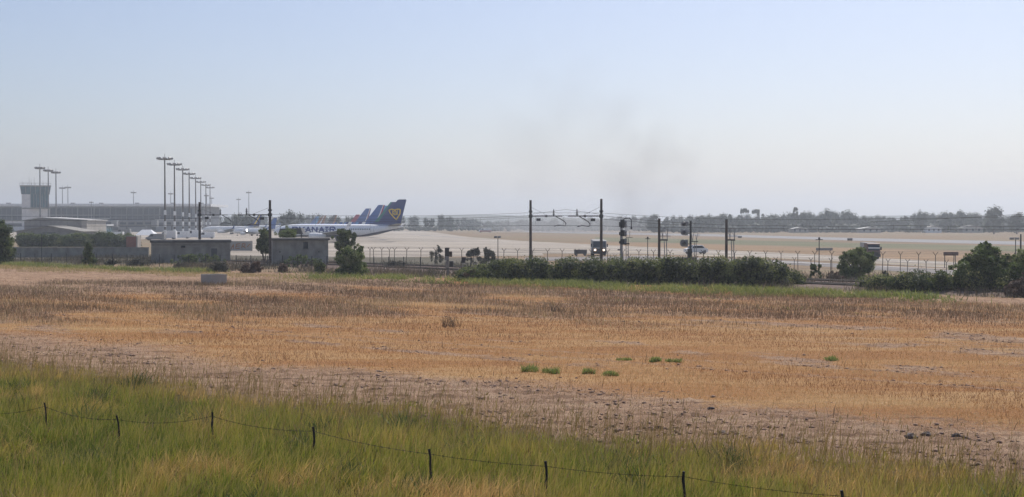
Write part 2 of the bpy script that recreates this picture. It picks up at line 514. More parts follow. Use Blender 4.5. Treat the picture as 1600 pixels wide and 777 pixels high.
# airfield surfaces, each a few millimetres above the one below
G = lambda *pp: [gp(x, y) for x, y in pp]
flat_poly('airfield_grass', G((930, 371), (1120, 374.5), (1340, 380), (1800, 389), (1800, 399), (1380, 388), (1100, 381), (930, 377)), 0.010, M['green_strip'])
flat_poly('dry_grass_strip', G((900, 379.5), (1100, 382.5), (1380, 390), (1800, 403), (1800, 426), (1493, 412), (1220, 397), (900, 384)), 0.014, M['tan_grass'])
flat_poly('runway', G((820, 361.2), (1120, 366.4), (1340, 372.2), (1800, 382), (1800, 388), (1340, 376.4), (1120, 369.6), (820, 363.4)), 0.018, M['pavement_grey'])
flat_poly('apron', G((-500, 362), (300, 358.8), (600, 358.2), (660, 360.5), (726, 370), (831, 378), (850, 399.5), (560, 403), (345, 405), (300, 374), (-500, 374)), 0.022, M['pavement_pale'])
flat_poly('apron_grass', G((560, 357.2), (640, 357.4), (760, 360.5), (900, 366), (930, 378), (831, 376.2), (740, 369.5), (660, 361.5), (600, 359)), 0.024, M['plain'])
flat_poly('taxiway', G((800, 376), (960, 384), (1220, 395.3), (1493, 410), (1800, 427), (1800, 438), (1491, 419.5), (1220, 404.5), (1000, 397), (800, 396)), 0.026, M['pavement_pale'])
flat_poly('perimeter_road', G((820, 403), (1000, 400.5), (1220, 407), (1491, 423), (1800, 442), (1800, 452), (1491, 430), (1220, 413), (1000, 407), (820, 408)), 0.030, M['road_grey'])
flat_poly('verge', G((-500, 398), (0, 397), (300, 398.5), (560, 402.5), (760, 403), (860, 411), (760, 418), (560, 416), (300, 412), (0, 415), (-500, 419)), 0.034, M['verge'])

def ground_line(name, p0, p1, w, z, m):
    (ax, ay), (bx, by) = gp(*p0), gp(*p1)
    L = math.hypot(bx - ax, by - ay); nx, ny = -(by - ay) / L * w / 2, (bx - ax) / L * w / 2
    return flat_poly(name, [(ax - nx, ay - ny), (bx - nx, by - ny), (bx + nx, by + ny), (ax + nx, ay + ny)], z, m)


M['line_white'] = mat('worn white line paint', (0.72, 0.70, 0.67), (0.52, 0.49, 0.46), scale=0.5, rough=0.7)
M['line_yellow'] = mat('worn yellow line paint', (0.62, 0.45, 0.12), (0.45, 0.36, 0.18), scale=0.5, rough=0.7)
M['tyre_mark'] = mat('dark rubber deposit', (0.20, 0.185, 0.175), (0.30, 0.275, 0.255), scale=0.06, rough=0.9)
ground_line('taxiway_marking', (905, 384.4), (1700, 422.5), .6, 0.034, M['line_white'])
ground_line('taxiway_marking', (880, 394.6), (1700, 430.5), .6, 0.034, M['line_white'])
ground_line('taxiway_marking', (880, 389.2), (1700, 426.0), .4, 0.034, M['line_yellow'])
ground_line('apron_marking', (300, 381), (860, 389), .5, 0.030, M['line_yellow'])
ground_line('apron_marking', (560, 368.5), (800, 377.5), .8, 0.030, M['line_white'])
for a_, b_, w_ in (((560, 373.5), (790, 380), 2.6), ((600, 384.5), (860, 392.5), 1.6), ((380, 391), (840, 395.5), 1.2), ((640, 366.8), (730, 372.2), 4.0)):
    ground_line('tyre_mark', a_, b_, w_, 0.026, M['tyre_mark'])

# railway: a ballast bank with two tracks, running behind the hedge
def rail_pt(a, off):
    """a metres along the line from its left end, off metres to the far side"""
    ux, uy = 0.70, -0.714
    return (-30 + ux * a - uy * off, 172 + uy * a + ux * off)
bank = MB()
prof = [(-6.2, 0.0), (-4.6, 0.22), (4.6, 0.22), (6.2, 0.0)]
for a0, a1 in ((-10, 110),):
    v = []
    for a in (a0, a1):
        for o, z in prof:
            x, y = rail_pt(a, o); v.append((x, y, z))
    bank.add(v, [(0, 1, 5, 4), (1, 2, 6, 5), (2, 3, 7, 6)])
props(bank.build('railway_embankment', M['ballast']), kind='structure')
for off in (-3.0, 3.0):
    for side in (-0.75, 0.75):
        r = MB()
        p0 = rail_pt(-10, off + side); p1 = rail_pt(110, off + side)
        r.rod((*p0, 0.34), (*p1, 0.34), 0.08, n=6)
        props(r.build('rail', M['steel_rust']), kind='structure')

# hills on the skyline
def ridge_mesh(name, x0, x1, y, hmax, seed, depth=260):
    n = 90
    xs = np.linspace(x0, x1, n)
    env = np.sin(np.linspace(0, PI, n)) ** 0.7
    h = hmax * env * (0.55 + 0.6 * fbm(xs / 300, xs * 0 + seed, seed, 4))
    rows = [(-0.5, 0.0), (-0.25, 0.55), (0, 1.0), (0.25, 0.6), (0.5, 0.0)]
    v, f = [], []
    for dy, k in rows:
        for i in range(n): v.append((xs[i], y + dy * depth, h[i] * k - 0.2))
    for r in range(4):
        for i in range(n - 1): f.append((r * n + i, r * n + i + 1, (r + 1) * n + i + 1, (r + 1) * n + i))
    me = bpy.data.meshes.new(name); me.from_pydata(v, [], f); me.materials.append(M['far_hill'])
    return props(link(name, me), kind='structure')
ridge_mesh('hills', -520, 420, 2300, 20, 3)
ridge_mesh('hills', 120, 1500, 2500, 26, 9)

# ------------------------------------------------------------------ blades, stalks, leaves
def blades(name, X, Y, Z, H, W, lean, tone, m, segs=3, curve=1.6):
    """upright tapered blades: one ribbon of segs quads each"""
    n = len(X)
    yaw = rng.uniform(0, 2 * PI, n)
    ax, ay = np.cos(yaw), np.sin(yaw)
    k = np.linspace(0, 1, segs + 1)
    co = np.empty((n, segs + 1, 2, 3), dtype=np.float32)
    for j, u in enumerate(k):
        cx = X + lean[:, 0] * H * u ** curve
        cy = Y + lean[:, 1] * H * u ** curve
        cz = Z + H * u * (1 - 0.18 * u * np.minimum(1.5, np.hypot(lean[:, 0], lean[:, 1])))
        w = W * (1 - u ** 1.5 * 0.88) * 0.5
        for e, sg in ((0, -1), (1, 1)):
            co[:, j, e, 0] = cx + ax * w * sg; co[:, j, e, 1] = cy + ay * w * sg; co[:, j, e, 2] = cz
    base = (np.arange(n) * (segs + 1) * 2)[:, None]
    qs = [np.concatenate([base + 2 * j, base + 2 * j + 1, base + 2 * j + 3, base + 2 * j + 2], 1) for j in range(segs)]
    q = np.concatenate(qs, 0)
    tn = np.repeat(tone, (segs + 1) * 2)
    tp = np.tile(np.repeat(k, 2), n)
    return fast_mesh(name, co.reshape(-1, 3), q, m, tone=tn, tips=tp)


def scatter(n, d0, d1, span=0.47):
    Y = rng.uniform(d0, d1, n)
    X = rng.uniform(-span, span, n) * Y
    return X, Y


M['grass'] = leaf_mat('tall meadow grass', [(0.0, (0.10, 0.15, 0.020)), (0.30, (0.215, 0.255, 0.032)), (0.55, (0.33, 0.31, 0.046)), (0.75, (0.44, 0.31, 0.085)), (1.0, (0.66, 0.42, 0.17))], transl=0.45, tipcol=(0.42, 0.32, 0.11), tip_from=0.6)
M['seed'] = leaf_mat('ripe grass stems', [(0.0, (0.22, 0.16, 0.05)), (0.6, (0.33, 0.23, 0.085)), (1.0, (0.46, 0.33, 0.16))], transl=0.25)
M['straw'] = leaf_mat('dry stubble', [(0.0, (0.25, 0.112, 0.050)), (0.4, (0.40, 0.205, 0.080)), (0.7, (0.50, 0.305, 0.13)), (1.0, (0.66, 0.48, 0.25))], transl=0.25)
M['dry_weed'] = leaf_mat('withered brown weeds', [(0.0, (0.135, 0.088, 0.056)), (0.4, (0.235, 0.165, 0.098)), (0.75, (0.33, 0.25, 0.13)), (1.0, (0.52, 0.42, 0.19))], transl=0.15)
M['track_weed'] = leaf_mat('grey-brown tall weeds', [(0.0, (0.075, 0.075, 0.045)), (0.4, (0.13, 0.105, 0.075)), (0.8, (0.22, 0.16, 0.11)), (1.0, (0.34, 0.25, 0.17))], transl=0.2)
M['bleached'] = leaf_mat('bleached yellow grass', [(0.0, (0.24, 0.19, 0.07)), (0.5, (0.46, 0.36, 0.15)), (1.0, (0.62, 0.50, 0.25))], transl=0.25)
M['meadow_weed'] = leaf_mat('meadow weeds', [(0.0, (0.05, 0.085, 0.022)), (0.5, (0.10, 0.135, 0.035)), (0.62, (0.20, 0.13, 0.06)), (1.0, (0.34, 0.22, 0.10))], transl=0.3)
M['tuft'] = leaf_mat('fresh green tuft', [(0.0, (0.15, 0.19, 0.05)), (0.6, (0.25, 0.30, 0.08)), (1.0, (0.42, 0.36, 0.14))], transl=0.45)
M['litter'] = leaf_mat('straw litter', [(0.0, (0.16, 0.095, 0.062)), (0.5, (0.32, 0.20, 0.13)), (1.0, (0.50, 0.35, 0.22))], transl=0.1)
M['green_weed'] = leaf_mat('leafy green weeds', [(0.0, (0.10, 0.13, 0.035)), (0.5, (0.22, 0.26, 0.06)), (1.0, (0.42, 0.38, 0.13))], transl=0.4)

# dry patches inside the grass (X, Y, radius): straw-coloured tussocks
dry_spots = []
for px, py, r in ((725, 778, 1.15), (650, 770, 0.8), (285, 740, 1.0), (365, 742, 0.7), (20, 700, 1.2), (480, 756, 0.9), (1235, 742, 0.9), (1180, 748, 0.6), (150, 640, 1.6), (40, 612, 1.3), (560, 772, 0.7), (980, 700, 0.7), (1290, 756, 0.6), (330, 655, 1.2)):
    x, y = gp(px, py + 22); dry_spots.append((x, y, r))


def grass_fields(X, Y):
    s, t = st(X, Y)
    dry = np.zeros(len(X))
    wx = X + (vnoise(X * 1.3, Y * 1.3, 5) - 0.5) * 1.0; wy = Y + (vnoise(X * 1.3, Y * 1.3, 6) - 0.5) * 1.4
    for x, y, r in dry_spots:
        dry = np.maximum(dry, 1 - sstep(r * 0.35, r * 1.25, np.hypot(wx - x, (wy - y) * 0.75)))
    n = fbm(X / 2.6, Y / 2.6, 91, 3)
    edge = sstep(22.5, 27.5, t + (fbm(s / 5, t / 5, 93) - 0.5) * 4)
    return s, t, dry, n, edge


def grass_edge(s, t):
    return 28.0 + (fbm(s / 6, t * 0, 95) - 0.5) * 3.0


# tussocks: blades fan out from their own root
NT = 13500
cx, cy = scatter(NT, 19.5, 50, 0.46)
s, t, dry, n, edge = grass_fields(cx, cy)
keep = (t < grass_edge(s, t) - 0.2) & (rng.random(NT) < 1 - 0.75 * sstep(-4, 0, t - grass_edge(s, t)))
cx, cy = cx[keep], cy[keep]
cn = len(cx)
per = rng.integers(9, 22, cn)
ci = np.repeat(np.arange(cn), per)
off = rng.normal(0, 0.075, (len(ci), 2))
X = cx[ci] + off[:, 0]; Y = cy[ci] + off[:, 1]
s, t, dry, n, edge = grass_fields(X, Y)
ch = rng.uniform(0.55, 1.25, cn); ctone = rng.normal(0, 0.17, cn)
H = (0.40 + 0.32 * n) * ch[ci] * rng.uniform(0.55, 1.15, len(X)) * (1 - 0.42 * edge)
W = rng.uniform(0.009, 0.021, len(X))
lean = off * 2.2 + np.stack([0.14 + 0.3 * (fbm(X / 3, Y / 3, 97) - 0.5), 0 * X], 1) + rng.normal(0, 0.12, (len(X), 2))
lean *= (1 + 0.8 * dry)[:, None]
tone = np.clip(0.27 + 1.2 * (n - 0.5) + ctone[ci] + 0.30 * edge + rng.normal(0, 0.10, len(X)) + 0.50 * dry, 0, 1)
b1 = (X, Y, H, W, lean, tone)
# single blades between the tussocks
N = 52000
X, Y = scatter(N, 19.5, 52, 0.46)
s, t, dry, n, edge = grass_fields(X, Y)
keep = (rng.random(N) < (1 - sstep(-3.2, 0.6, t - grass_edge(s, t)) * 0.97)) & (t < grass_edge(s, t) + 1.0)
X, Y, t, dry, n, edge = (q_[keep] for q_ in (X, Y, t, dry, n, edge))
H = (0.36 + 0.30 * n) * rng.uniform(0.5, 1.15, len(X)) * (1 - 0.2 * edge)
W = rng.uniform(0.010, 0.022, len(X))
lean = np.stack([0.12 + rng.normal(0, 0.26, len(X)), rng.normal(0, 0.26, len(X))], 1) * (1 + 0.8 * dry)[:, None]
tone = np.clip(0.30 + 1.0 * (n - 0.5) + 0.34 * edge + rng.normal(0, 0.17, len(X)) + 0.50 * dry, 0, 1)
b2 = (X, Y, H, W, lean, tone)
X, Y, H, W, lean, tone = (np.concatenate([p_, q_]) for p_, q_ in zip(b1, b2))
props(link('tall_grass', blades('tall_grass', X, Y, field_z(X, Y) - 0.03, H, W, lean, tone, M['grass'], segs=3)),
      'tall green meadow grass turning straw-coloured around the wire fence', 'grass', kind='stuff')
# pale dead blades arching over
N = 5200
X, Y = scatter(N, 19.5, 46, 0.46)
s, t, dry, n, edge = grass_fields(X, Y)
keep = (t < 26.5) & (rng.random(N) < 0.22 + 0.8 * dry)
X, Y, dry = X[keep], Y[keep], dry[keep]
H = rng.uniform(0.42, 0.80, len(X)); W = rng.uniform(0.012, 0.020, len(X))
lean = rng.normal(0.1, 0.55, (len(X), 2)) * 1.3
tone = np.clip(0.72 + rng.normal(0, 0.14, len(X)), 0, 1)
props(link('dead_grass', blades('dead_grass', X, Y, field_z(X, Y) - 0.02, H, W, lean, tone, M['grass'], segs=5, curve=2.2)),
      'pale dead grass blades arching over the green grass in patches', 'grass', kind='stuff')

N = 26000
X, Y = scatter(N, 21, 56, 0.46)
s, t, dry, n, edge = grass_fields(X, Y)
keep = (t < 30.2) & (rng.random(N) < 0.10 + 0.88 * sstep(21.5, 25, t) * (1 - sstep(27.2, 30.2, t)))
X, Y = X[keep], Y[keep]
H = rng.uniform(0.50, 1.05, len(X)); W = rng.uniform(0.010, 0.017, len(X))
tall = rng.random(len(X)) < 0.012
H[tall] *= 1.5
lean = np.stack([rng.normal(0.12, 0.20, len(X)), rng.normal(0, 0.18, len(X))], 1)
props(link('grass_stems', blades('grass_stems', X, Y, field_z(X, Y) - 0.03, H, W, lean, rng.random(len(X)), M['seed'], segs=3, curve=1.8)),
      'thin ripe seed stems rising above the green grass at the field edge', 'grass', kind='stuff')

# seed heads on the stems
hd = rng.random(len(X)) < .5
ln = np.hypot(lean[:, 0], lean[:, 1])
hx = X + lean[:, 0] * H * .96; hy = Y + lean[:, 1] * H * .96
hz_ = field_z(X, Y) - 0.03 + H * .96 * (1 - 0.18 * np.minimum(1.5, ln))
hx, hy, hz_, hl = hx[hd], hy[hd], hz_[hd], lean[hd]
props(link('seed_heads', blades('seed_heads', hx, hy, hz_ - .03, rng.uniform(.08, .19, len(hx)), rng.uniform(.016, .03, len(hx)), hl * 1.6, rng.random(len(hx)), M['seed'], segs=2)),
      'brown seed heads at the tips of the thin grass stems', 'grass', kind='stuff')
# dark broad weeds and dead stalks among the grass
N = 9000
kx, ky = scatter(70, 21, 44, .45)
kk_ = rng.integers(70, size=N)
X = kx[kk_] + rng.normal(0, .28, N); Y = ky[kk_] + rng.normal(0, .35, N)
s, t = st(X, Y)
k2 = (t < 27) & (rng.random(N) < .8)
X, Y, kk_ = X[k2], Y[k2], kk_[k2]
wt = rng.random(70)
props(link('meadow_weeds', blades('meadow_weeds', X, Y, field_z(X, Y) - .03, rng.uniform(.2, .62, len(X)), np.where(wt[kk_] < .6, rng.uniform(.03, .055, len(X)), rng.uniform(.012, .022, len(X))), rng.normal(0, .42, (len(X), 2)), np.clip(wt[kk_] * .9 + rng.normal(0, .08, len(X)), 0, 1), M['meadow_weed'], segs=3)),
      'darker broad weeds and reddish dead stalks in patches among the foreground grass', 'weeds', kind='stuff')

# dry stubble
N = 300000
X, Y = scatter(N, 30, 124, 0.47)
s, t = st(X, Y)
cv = straw_cover(X, Y)
keep = (rng.random(N) < 0.04 + 0.96 * cv ** 1.3) & (t < 92) & (t > 28.5)
X, Y, s, t, cv = X[keep], Y[keep], s[keep], t[keep], cv[keep]
n = fbm(s / 10, t / 2.5, 111, 4)
H = rng.uniform(0.05, 0.20, len(X)) * (0.55 + 0.9 * n) * (0.5 + 0.5 * cv)
W = rng.uniform(0.007, 0.015, len(X)) * (0.7 + Y / 90)
lean = rng.normal(0, 0.42, (len(X), 2))
red = fbm(s / 14 + 40, t / 4, 117, 4)
tone = np.clip(0.50 + 1.2 * (n - 0.5) - 0.62 * sstep(0.46, 0.62, red) + 0.25 * (1 - sstep(0.34, 0.48, red)) + rng.normal(0, 0.20, len(X)), 0, 1)
props(link('stubble', blades('stubble', X, Y, field_z(X, Y) - 0.01, H, W, lean, tone, M['straw'], segs=1)),
      'short orange-tan stubble covering the mown field', 'stubble', kind='stuff')

# odd taller dead stalks in the stubble
N = 5200
X, Y = scatter(N, 33, 96, 0.47)
s, t = st(X, Y)
keep = (t > 33) & (t < 90) & (rng.random(N) < sstep(0.45, 0.7, fbm(X / 4, Y / 5, 191, 3)))
X, Y = X[keep], Y[keep]
props(link('dead_stalks', blades('dead_stalks', X, Y, field_z(X, Y) - .01, rng.uniform(.16, .46, len(X)), rng.uniform(.012, .022, len(X)), rng.normal(0, .3, (len(X), 2)), rng.random(len(X)) * .7, M['dry_weed'], segs=2)),
      'scattered taller dead stalks standing out of the stubble', 'weeds', kind='stuff')

# withered brown weeds
N = 190000
X, Y = scatter(N, 60, 128, 0.47)
wc = weed_cover(X, Y)
keep = rng.random(N) < 0.02 + 0.9 * wc
X, Y, wc = X[keep], Y[keep], wc[keep]
s, t = st(X, Y)
keep = t < 93
X, Y, wc, s, t = X[keep], Y[keep], wc[keep], s[keep], t[keep]
H = rng.uniform(0.12, 0.42, len(X)) * (0.6 + 0.6 * wc)
W = rng.uniform(0.008, 0.020, len(X)) * (0.6 + Y / 110)
gsh = fbm(s / 5, t / 4, 131, 3)
tone = np.clip(0.38 + 1.2 * (gsh - 0.5) + rng.normal(0, 0.25, len(X)), 0, 1)
props(link('withered_weeds', blades('withered_weeds', X, Y, field_z(X, Y) - 0.01, H, W, rng.normal(0, 0.30, (len(X), 2)), tone, M['dry_weed'], segs=2)),
      'withered brown weeds standing in loose bands across the back of the field', 'weeds', kind='stuff')

# green weeds along the far edge
N = 170000
ss_ = rng.uniform(-190, 0, N); tt_ = np.where(rng.random(N) < .72, rng.uniform(85.5, 96.3, N), rng.uniform(70, 86, N))
X, Y = 0.8 * ss_ + 0.6 * tt_, -0.6 * ss_ + 0.8 * tt_
gc = green_cover(X, Y)
keep = rng.random(N) < gc * 0.9
X, Y, gc = X[keep], Y[keep], gc[keep]
s, t = st(X, Y)
lush = sstep(85, 90, t)
H = rng.uniform(0.12, 0.58, len(X)) * (0.35 + 0.75 * lush)
W = rng.uniform(0.04, 0.09, len(X))
tone = np.clip(0.45 + rng.normal(0, 0.22, len(X)) + 0.5 * (1 - sstep(0, 26, Y * 0 + 26)) + 0.7 * (fbm(s / 6, t / 3, 141) - 0.5), 0, 1)
props(link('green_weeds', blades('green_weeds', X, Y, field_z(X, Y) - 0.01, H, W, rng.normal(0, 0.6, (len(X), 2)), tone, M['green_weed'], segs=2)),
      'low yellow-green weeds in a strip along the far field edge', 'weeds', kind='stuff')

# pale dry grass on the verge beyond the field, behind the green strip
N = 60000
X, Y = scatter(N, 86, 205, 0.47)
s, t = st(X, Y)
vs = fbm(X / 5, Y / 7, 151, 3)
keep = ((t > 95.5) & (t < 122) & (Y < 196) & (rng.random(N) < 0.15 + 0.9 * sstep(0.38, 0.62, vs)) & ((X < 0) | (t < 101) | (Y < 112))) | \
       ((t > 82 + 4 * (vs - 0.5)) & (t < 91.5) & (X < -33) & (rng.random(N) < 0.8))
X, Y, vs, t = X[keep], Y[keep], vs[keep], t[keep]
H = rng.uniform(0.08, 0.36, len(X)) * (0.5 + vs)
H[t < 92] *= 0.55
W = rng.uniform(0.03, 0.06, len(X))
tone = np.clip(0.62 + rng.normal(0, 0.2, len(X)) + 0.8 * (vs - 0.5), 0, 1)
props(link('dry_verge_grass', blades('dry_verge_grass', X, Y, np.maximum(field_z(X, Y), 0.0) - 0.01, H, W, rng.normal(0, 0.5, (len(X), 2)), tone, M['dry_weed'], segs=2)),
      'bleached dry grass on the verge between field and perimeter fence', 'grass', kind='stuff')

N = 46000
ss_ = rng.uniform(-185, -78, N); tt_ = rng.uniform(79, 93, N)
X, Y = 0.8 * ss_ + 0.6 * tt_, -0.6 * ss_ + 0.8 * tt_
ps = fbm(ss_ / 8, tt_ / 2.2, 201, 3)
keep = (rng.random(N) < sstep(81, 86.5, tt_ + (ps - .5) * 8) * (1 - .55 * sstep(89.5, 92, tt_)) * sstep(.3, .5, ps)) & (X < -14)
X, Y, ps = X[keep], Y[keep], ps[keep]
props(link('bleached_grass', blades('bleached_grass', X, Y, field_z(X, Y) - .01, rng.uniform(.10, .34, len(X)), rng.uniform(.02, .045, len(X)), rng.normal(0, .4, (len(X), 2)), np.clip(.5 + rng.normal(0, .25, len(X)), 0, 1), M['bleached'], segs=1)),
      'bleached yellow grass along the far left edge of the field', 'grass', kind='stuff')

# tall dry weeds along the tracks and under the fences
N = 70000
tt_ = rng.uniform(96.5, 126, N); ss_ = rng.uniform(-175, -5, N)
X, Y = 0.8 * ss_ + 0.6 * tt_, -0.6 * ss_ + 0.8 * tt_
vs = fbm(X / 3.2, Y / 4.5, 171, 4)
keep = (rng.random(N) < sstep(0.40, 0.62, vs)) & (np.abs(X) < 0.46 * Y)
X, Y, vs = X[keep], Y[keep], vs[keep]
H = rng.uniform(0.25, 1.0, len(X)) * (0.25 + 1.1 * vs)
W = rng.uniform(0.03, 0.06, len(X))
tone = np.clip(0.25 + rng.normal(0, 0.2, len(X)) + 1.2 * (fbm(X / 6, Y / 6, 175) - 0.5), 0, 1)
props(link('trackside_weeds', blades('trackside_weeds', X, Y, 0 * X - 0.02, H, W, rng.normal(0, 0.3, (len(X), 2)), tone, M['track_weed'], segs=2)),
      'tall grey-brown weeds along the railway and under the perimeter fences', 'weeds', kind='stuff')

# straw litter lying on the bare soil
N = 120000
X, Y = scatter(N, 28, 90, 0.47)
s, t = st(X, Y)
keep = (t > 27) & (t < 80) & (rng.random(N) < (1 - straw_cover(X, Y)) * sstep(0.3, 0.55, fbm(X * 0.8, Y * 0.8, 181, 3)))
X, Y = X[keep], Y[keep]
H = rng.uniform(0.03, 0.11, len(X))
props(link('straw_litter', blades('straw_litter', X, Y, field_z(X, Y), H, rng.uniform(0.008, 0.018, len(X)), rng.normal(0, 1.1, (len(X), 2)), np.clip(rng.normal(0.5, 0.3, len(X)), 0, 1), M['litter'], segs=1)),
      'loose straw litter strewn over the bare soil', 'straw', kind='stuff')

# clods on the bare band
def clods(name, n, sampler, smin, smax, m):
    X, Y = sampler(n)
    base = np.array([(0, 0, 1), (0.9, 0, 0.25), (0.25, 0.85, 0.3), (-0.75, 0.5, 0.2), (-0.7, -0.55, 0.25), (0.3, -0.85, 0.2), (0, 0, -0.4)], dtype=np.float32)
    tri = np.array([(0, 1, 2), (0, 2, 3), (0, 3, 4), (0, 4, 5), (0, 5, 1), (6, 2, 1), (6, 3, 2), (6, 4, 3), (6, 5, 4), (6, 1, 5)])
    sz = smin + (smax - smin) * rng.random(len(X)) ** 2.2
    yaw = rng.uniform(0, 2 * PI, len(X))
    v = base[None] * (1 + rng.uniform(-0.3, 0.3, (len(X), 7, 3)))
    c, s2 = np.cos(yaw)[:, None], np.sin(yaw)[:, None]
    vx = v[:, :, 0] * c - v[:, :, 1] * s2; vy = v[:, :, 0] * s2 + v[:, :, 1] * c
    vz = v[:, :, 2] * rng.uniform(0.5, 0.9, len(X))[:, None]
    co = np.stack([X[:, None] + vx * sz[:, None] * 1.3, Y[:, None] + vy * sz[:, None], field_z(X, Y)[:, None] + vz * sz[:, None]], 2).reshape(-1, 3)
    f = (tri[None] + (np.arange(len(X)) * 7)[:, None, None]).reshape(-1, 3)
    return fast_mesh(name, co, f, m)


M['clod'] = mat('dry soil clods', (0.36, 0.24, 0.175), (0.24, 0.16, 0.12), scale=3, rough=0.95)


def band_sampler(n):
    X, Y = scatter(n, 27, 118, 0.47)
    s, t = st(X, Y)
    cv = straw_cover(X, Y)
    cl = fbm(s / 2.2, t / 0.9, 161, 3)
    k = (rng.random(n) < (1 - cv) * sstep(0.46, 0.66, cl)) & (t > 26.5) & (t < 88)
    return X[k], Y[k]
props(link('soil_clods', clods('soil_clods', 80000, band_sampler, 0.014, 0.085, M['clod'])), 'brown clods of dry earth scattered over the bare soil', 'soil', kind='stuff')
# ------------------------------------------------------------------ airport buildings
# terminal
TD = 820.0
k = TD / FOC
tx0, tx1 = gx(-160, TD), gx(318, TD)
top = gz(320, TD)
term = thing('terminal_building', 'long low terminal with flat overhanging pale roof and dark glazed band', 'terminal', (tx0, TD, 0))
Wd = tx1 - tx0
w = MB(); w.box(0, Wd, 0, 45, 0, top - 1.2); w.build('wall', M['terminal_wall'], term)
r = MB(); r.box(-3, Wd + 5, -4, 49, top - 1.2, top + 0.4); r.box(-3.4, Wd + 5.4, -4.4, -3.98, top - 0.5, top + 0.55)
r.build('roof', M['white_paint'], term)
cnp = MB(); cnp.box(20, Wd, -6, -0.05, 5.2, 5.9); cnp.build('canopy', M['roof_metal'], term)
bay = 10.5; nb = int(Wd / bay)
wm = MB().box(0.35, bay - 0.35, -0.18, 0.05, 7.6, top - 2.3).mesh('window', M['glass_dark'])
wl = MB().box(0.5, bay - 0.5, -0.15, 0.05, 1.2, 4.6).mesh('window', M['glass_dark'])
fm = MB()
for q_ in (bay / 3, 2 * bay / 3): fm.box(q_ - 0.07, q_ + 0.07, -0.27, -0.18, 7.6, top - 2.3)
fm.box(0.35, bay - 0.35, -0.25, -0.18, 10.4, 10.9)
fmm = fm.mesh('frame', M['steel'])
cm = MB().box(-0.22, 0.22, -0.6, 0.0, 0, top - 1.25).mesh('column', M['steel'])
for i in range(nb):
    wi = link('window', wm, term, (i * bay, 0, 0)); link('frame', fmm, wi)
    link('window', wl, term, (i * bay, 0, 0))
    link('column', cm, term, (i * bay, 0, 0))
for i, (xa, w_, h_, dp_, m__) in enumerate(((62, 26, 7.0, 10, 'tower_wall'), (96, 14, 5.4, 14, 'roof_metal'), (116, 22, 8.2, 8, 'terminal_wall'), (145, 18, 6.0, 12, 'plaster_grey'), (168, 24, 7.6, 9, 'terminal_wall'))):
    an = MB().box(xa, xa + w_, -dp_, -0.8, 0, h_).build('annex', M[m__], term)
    MB().box(xa + 1, xa + w_ - 1, -dp_ - .1, -dp_ + .05, h_ * .5, h_ * .78).build('window', M['glass_dark'], an)
    MB().box(xa - .4, xa + w_ + .4, -dp_ - .5, -0.8, h_ + .005, h_ + .4).build('roof', M['roof_metal'], an)
for i in range(9):
    u = MB(); u.box(-1.2, 1.2, -1, 1, 0, 1.1); u.build('roof_unit', M['steel'], term).location = (18 + i * 21.5 + (i * 7) % 5, 16, top + 0.4)

# pale block cut by the left edge of the picture
b = thing('office_tower', 'pale office block cut off by the left edge of the photo', 'building', (gx(-24, 640), 640, 0), R(21))
hh = gz(287, 640)
MB().box(-6, 5.6, 0, 12, 0, hh).build('wall', M['plaster'], b)
MB().box(-6.3, 5.9, -0.3, 12.3, hh, hh + 0.5).build('roof', M['roof_metal'], b)
wmesh = MB().box(-0.9, 0.9, -0.12, 0.05, 0, 1.5).mesh('window', M['glass_dark'])
for z in (4, 8, 12, 16, 20):
    for x in (-3.5, 0, 3.5): link('window', wmesh, b, (x, 0, z))

# control tower
CD = 740.0
k = CD / FOC
ct = thing('control_tower', 'concrete control tower with teal glass cab and roof antennas above the terminal', 'control tower', (gx(56, CD), CD, 0), R(20))
ct.scale = (0.92, 0.92, 1)
zc0, zc1, zt = gz(314, CD), gz(304, CD), gz(292, CD)
sh = MB(); sh.box(-8.1, -3.0, -4.5, 5, 0, zc1); sh.box(-3.0, 8.3, -3.2, 5, 0, gz(326, CD)); sh.build('shaft', M['tower_wall'], ct)
bl = MB(); bl.box(-8.4, 8.6, -5.0, 5.2, gz(327, CD), gz(325, CD)); bl.build('ledge', M['concrete'], ct)
g1 = MB(); g1.box(-2.98, 7.6, -3.4, 4.8, gz(326, CD) + 0.75, zc1); g1.build('lower_glazing', M['glass_teal'], ct)
cab = MB(); cab.frustum((-8.2, 8.2, -4.6, 5.0, zc1), (-8.9, 8.9, -5.4, 5.8, zt)); cabo = cab.build('cab_glazing', M['glass_teal'], ct)
mu = MB()
for i in range(7):
    u = -1 + i / 3.0
    mu.rod((8.22 * u, -4.68, zc1), (8.92 * u, -5.48, zt), 0.13, n=5)
    mu.rod((7.6 * u * 0.66 + 2.3, -3.45, gz(326, CD) + 0.8), (7.6 * u * 0.66 + 2.3, -3.45, zc1), 0.12, n=5)
mu.build('mullions', M['steel'], cabo)
rf = MB(); rf.box(-9.2, 9.2, -5.8, 6.2, zt, zt + 0.7); rfo = rf.build('roof', M['concrete'], ct)
rl = MB()
for zz in (1.5, 2.0): rl.box(-9.2, 9.2, -6.2, -6.1, zt + zz, zt + zz + 0.1)
for i in range(9): rl.box(-9.2 + i * 2.28, -9.05 + i * 2.28, -6.2, -6.1, zt + 0.9, zt + 2.05)
rl.build('railing', M['steel'], rfo)
for (px, pt) in ((35, 283), (46, 276), (49, 280), (54, 277), (68, 282)):
    x = gx(px, CD) - gx(56, CD)
    MB().rod((x, 0, zt + 0.9), (x, 0, gz(pt, CD)), 0.13, 0.06, n=5).build('antenna', M['steel'], ct)

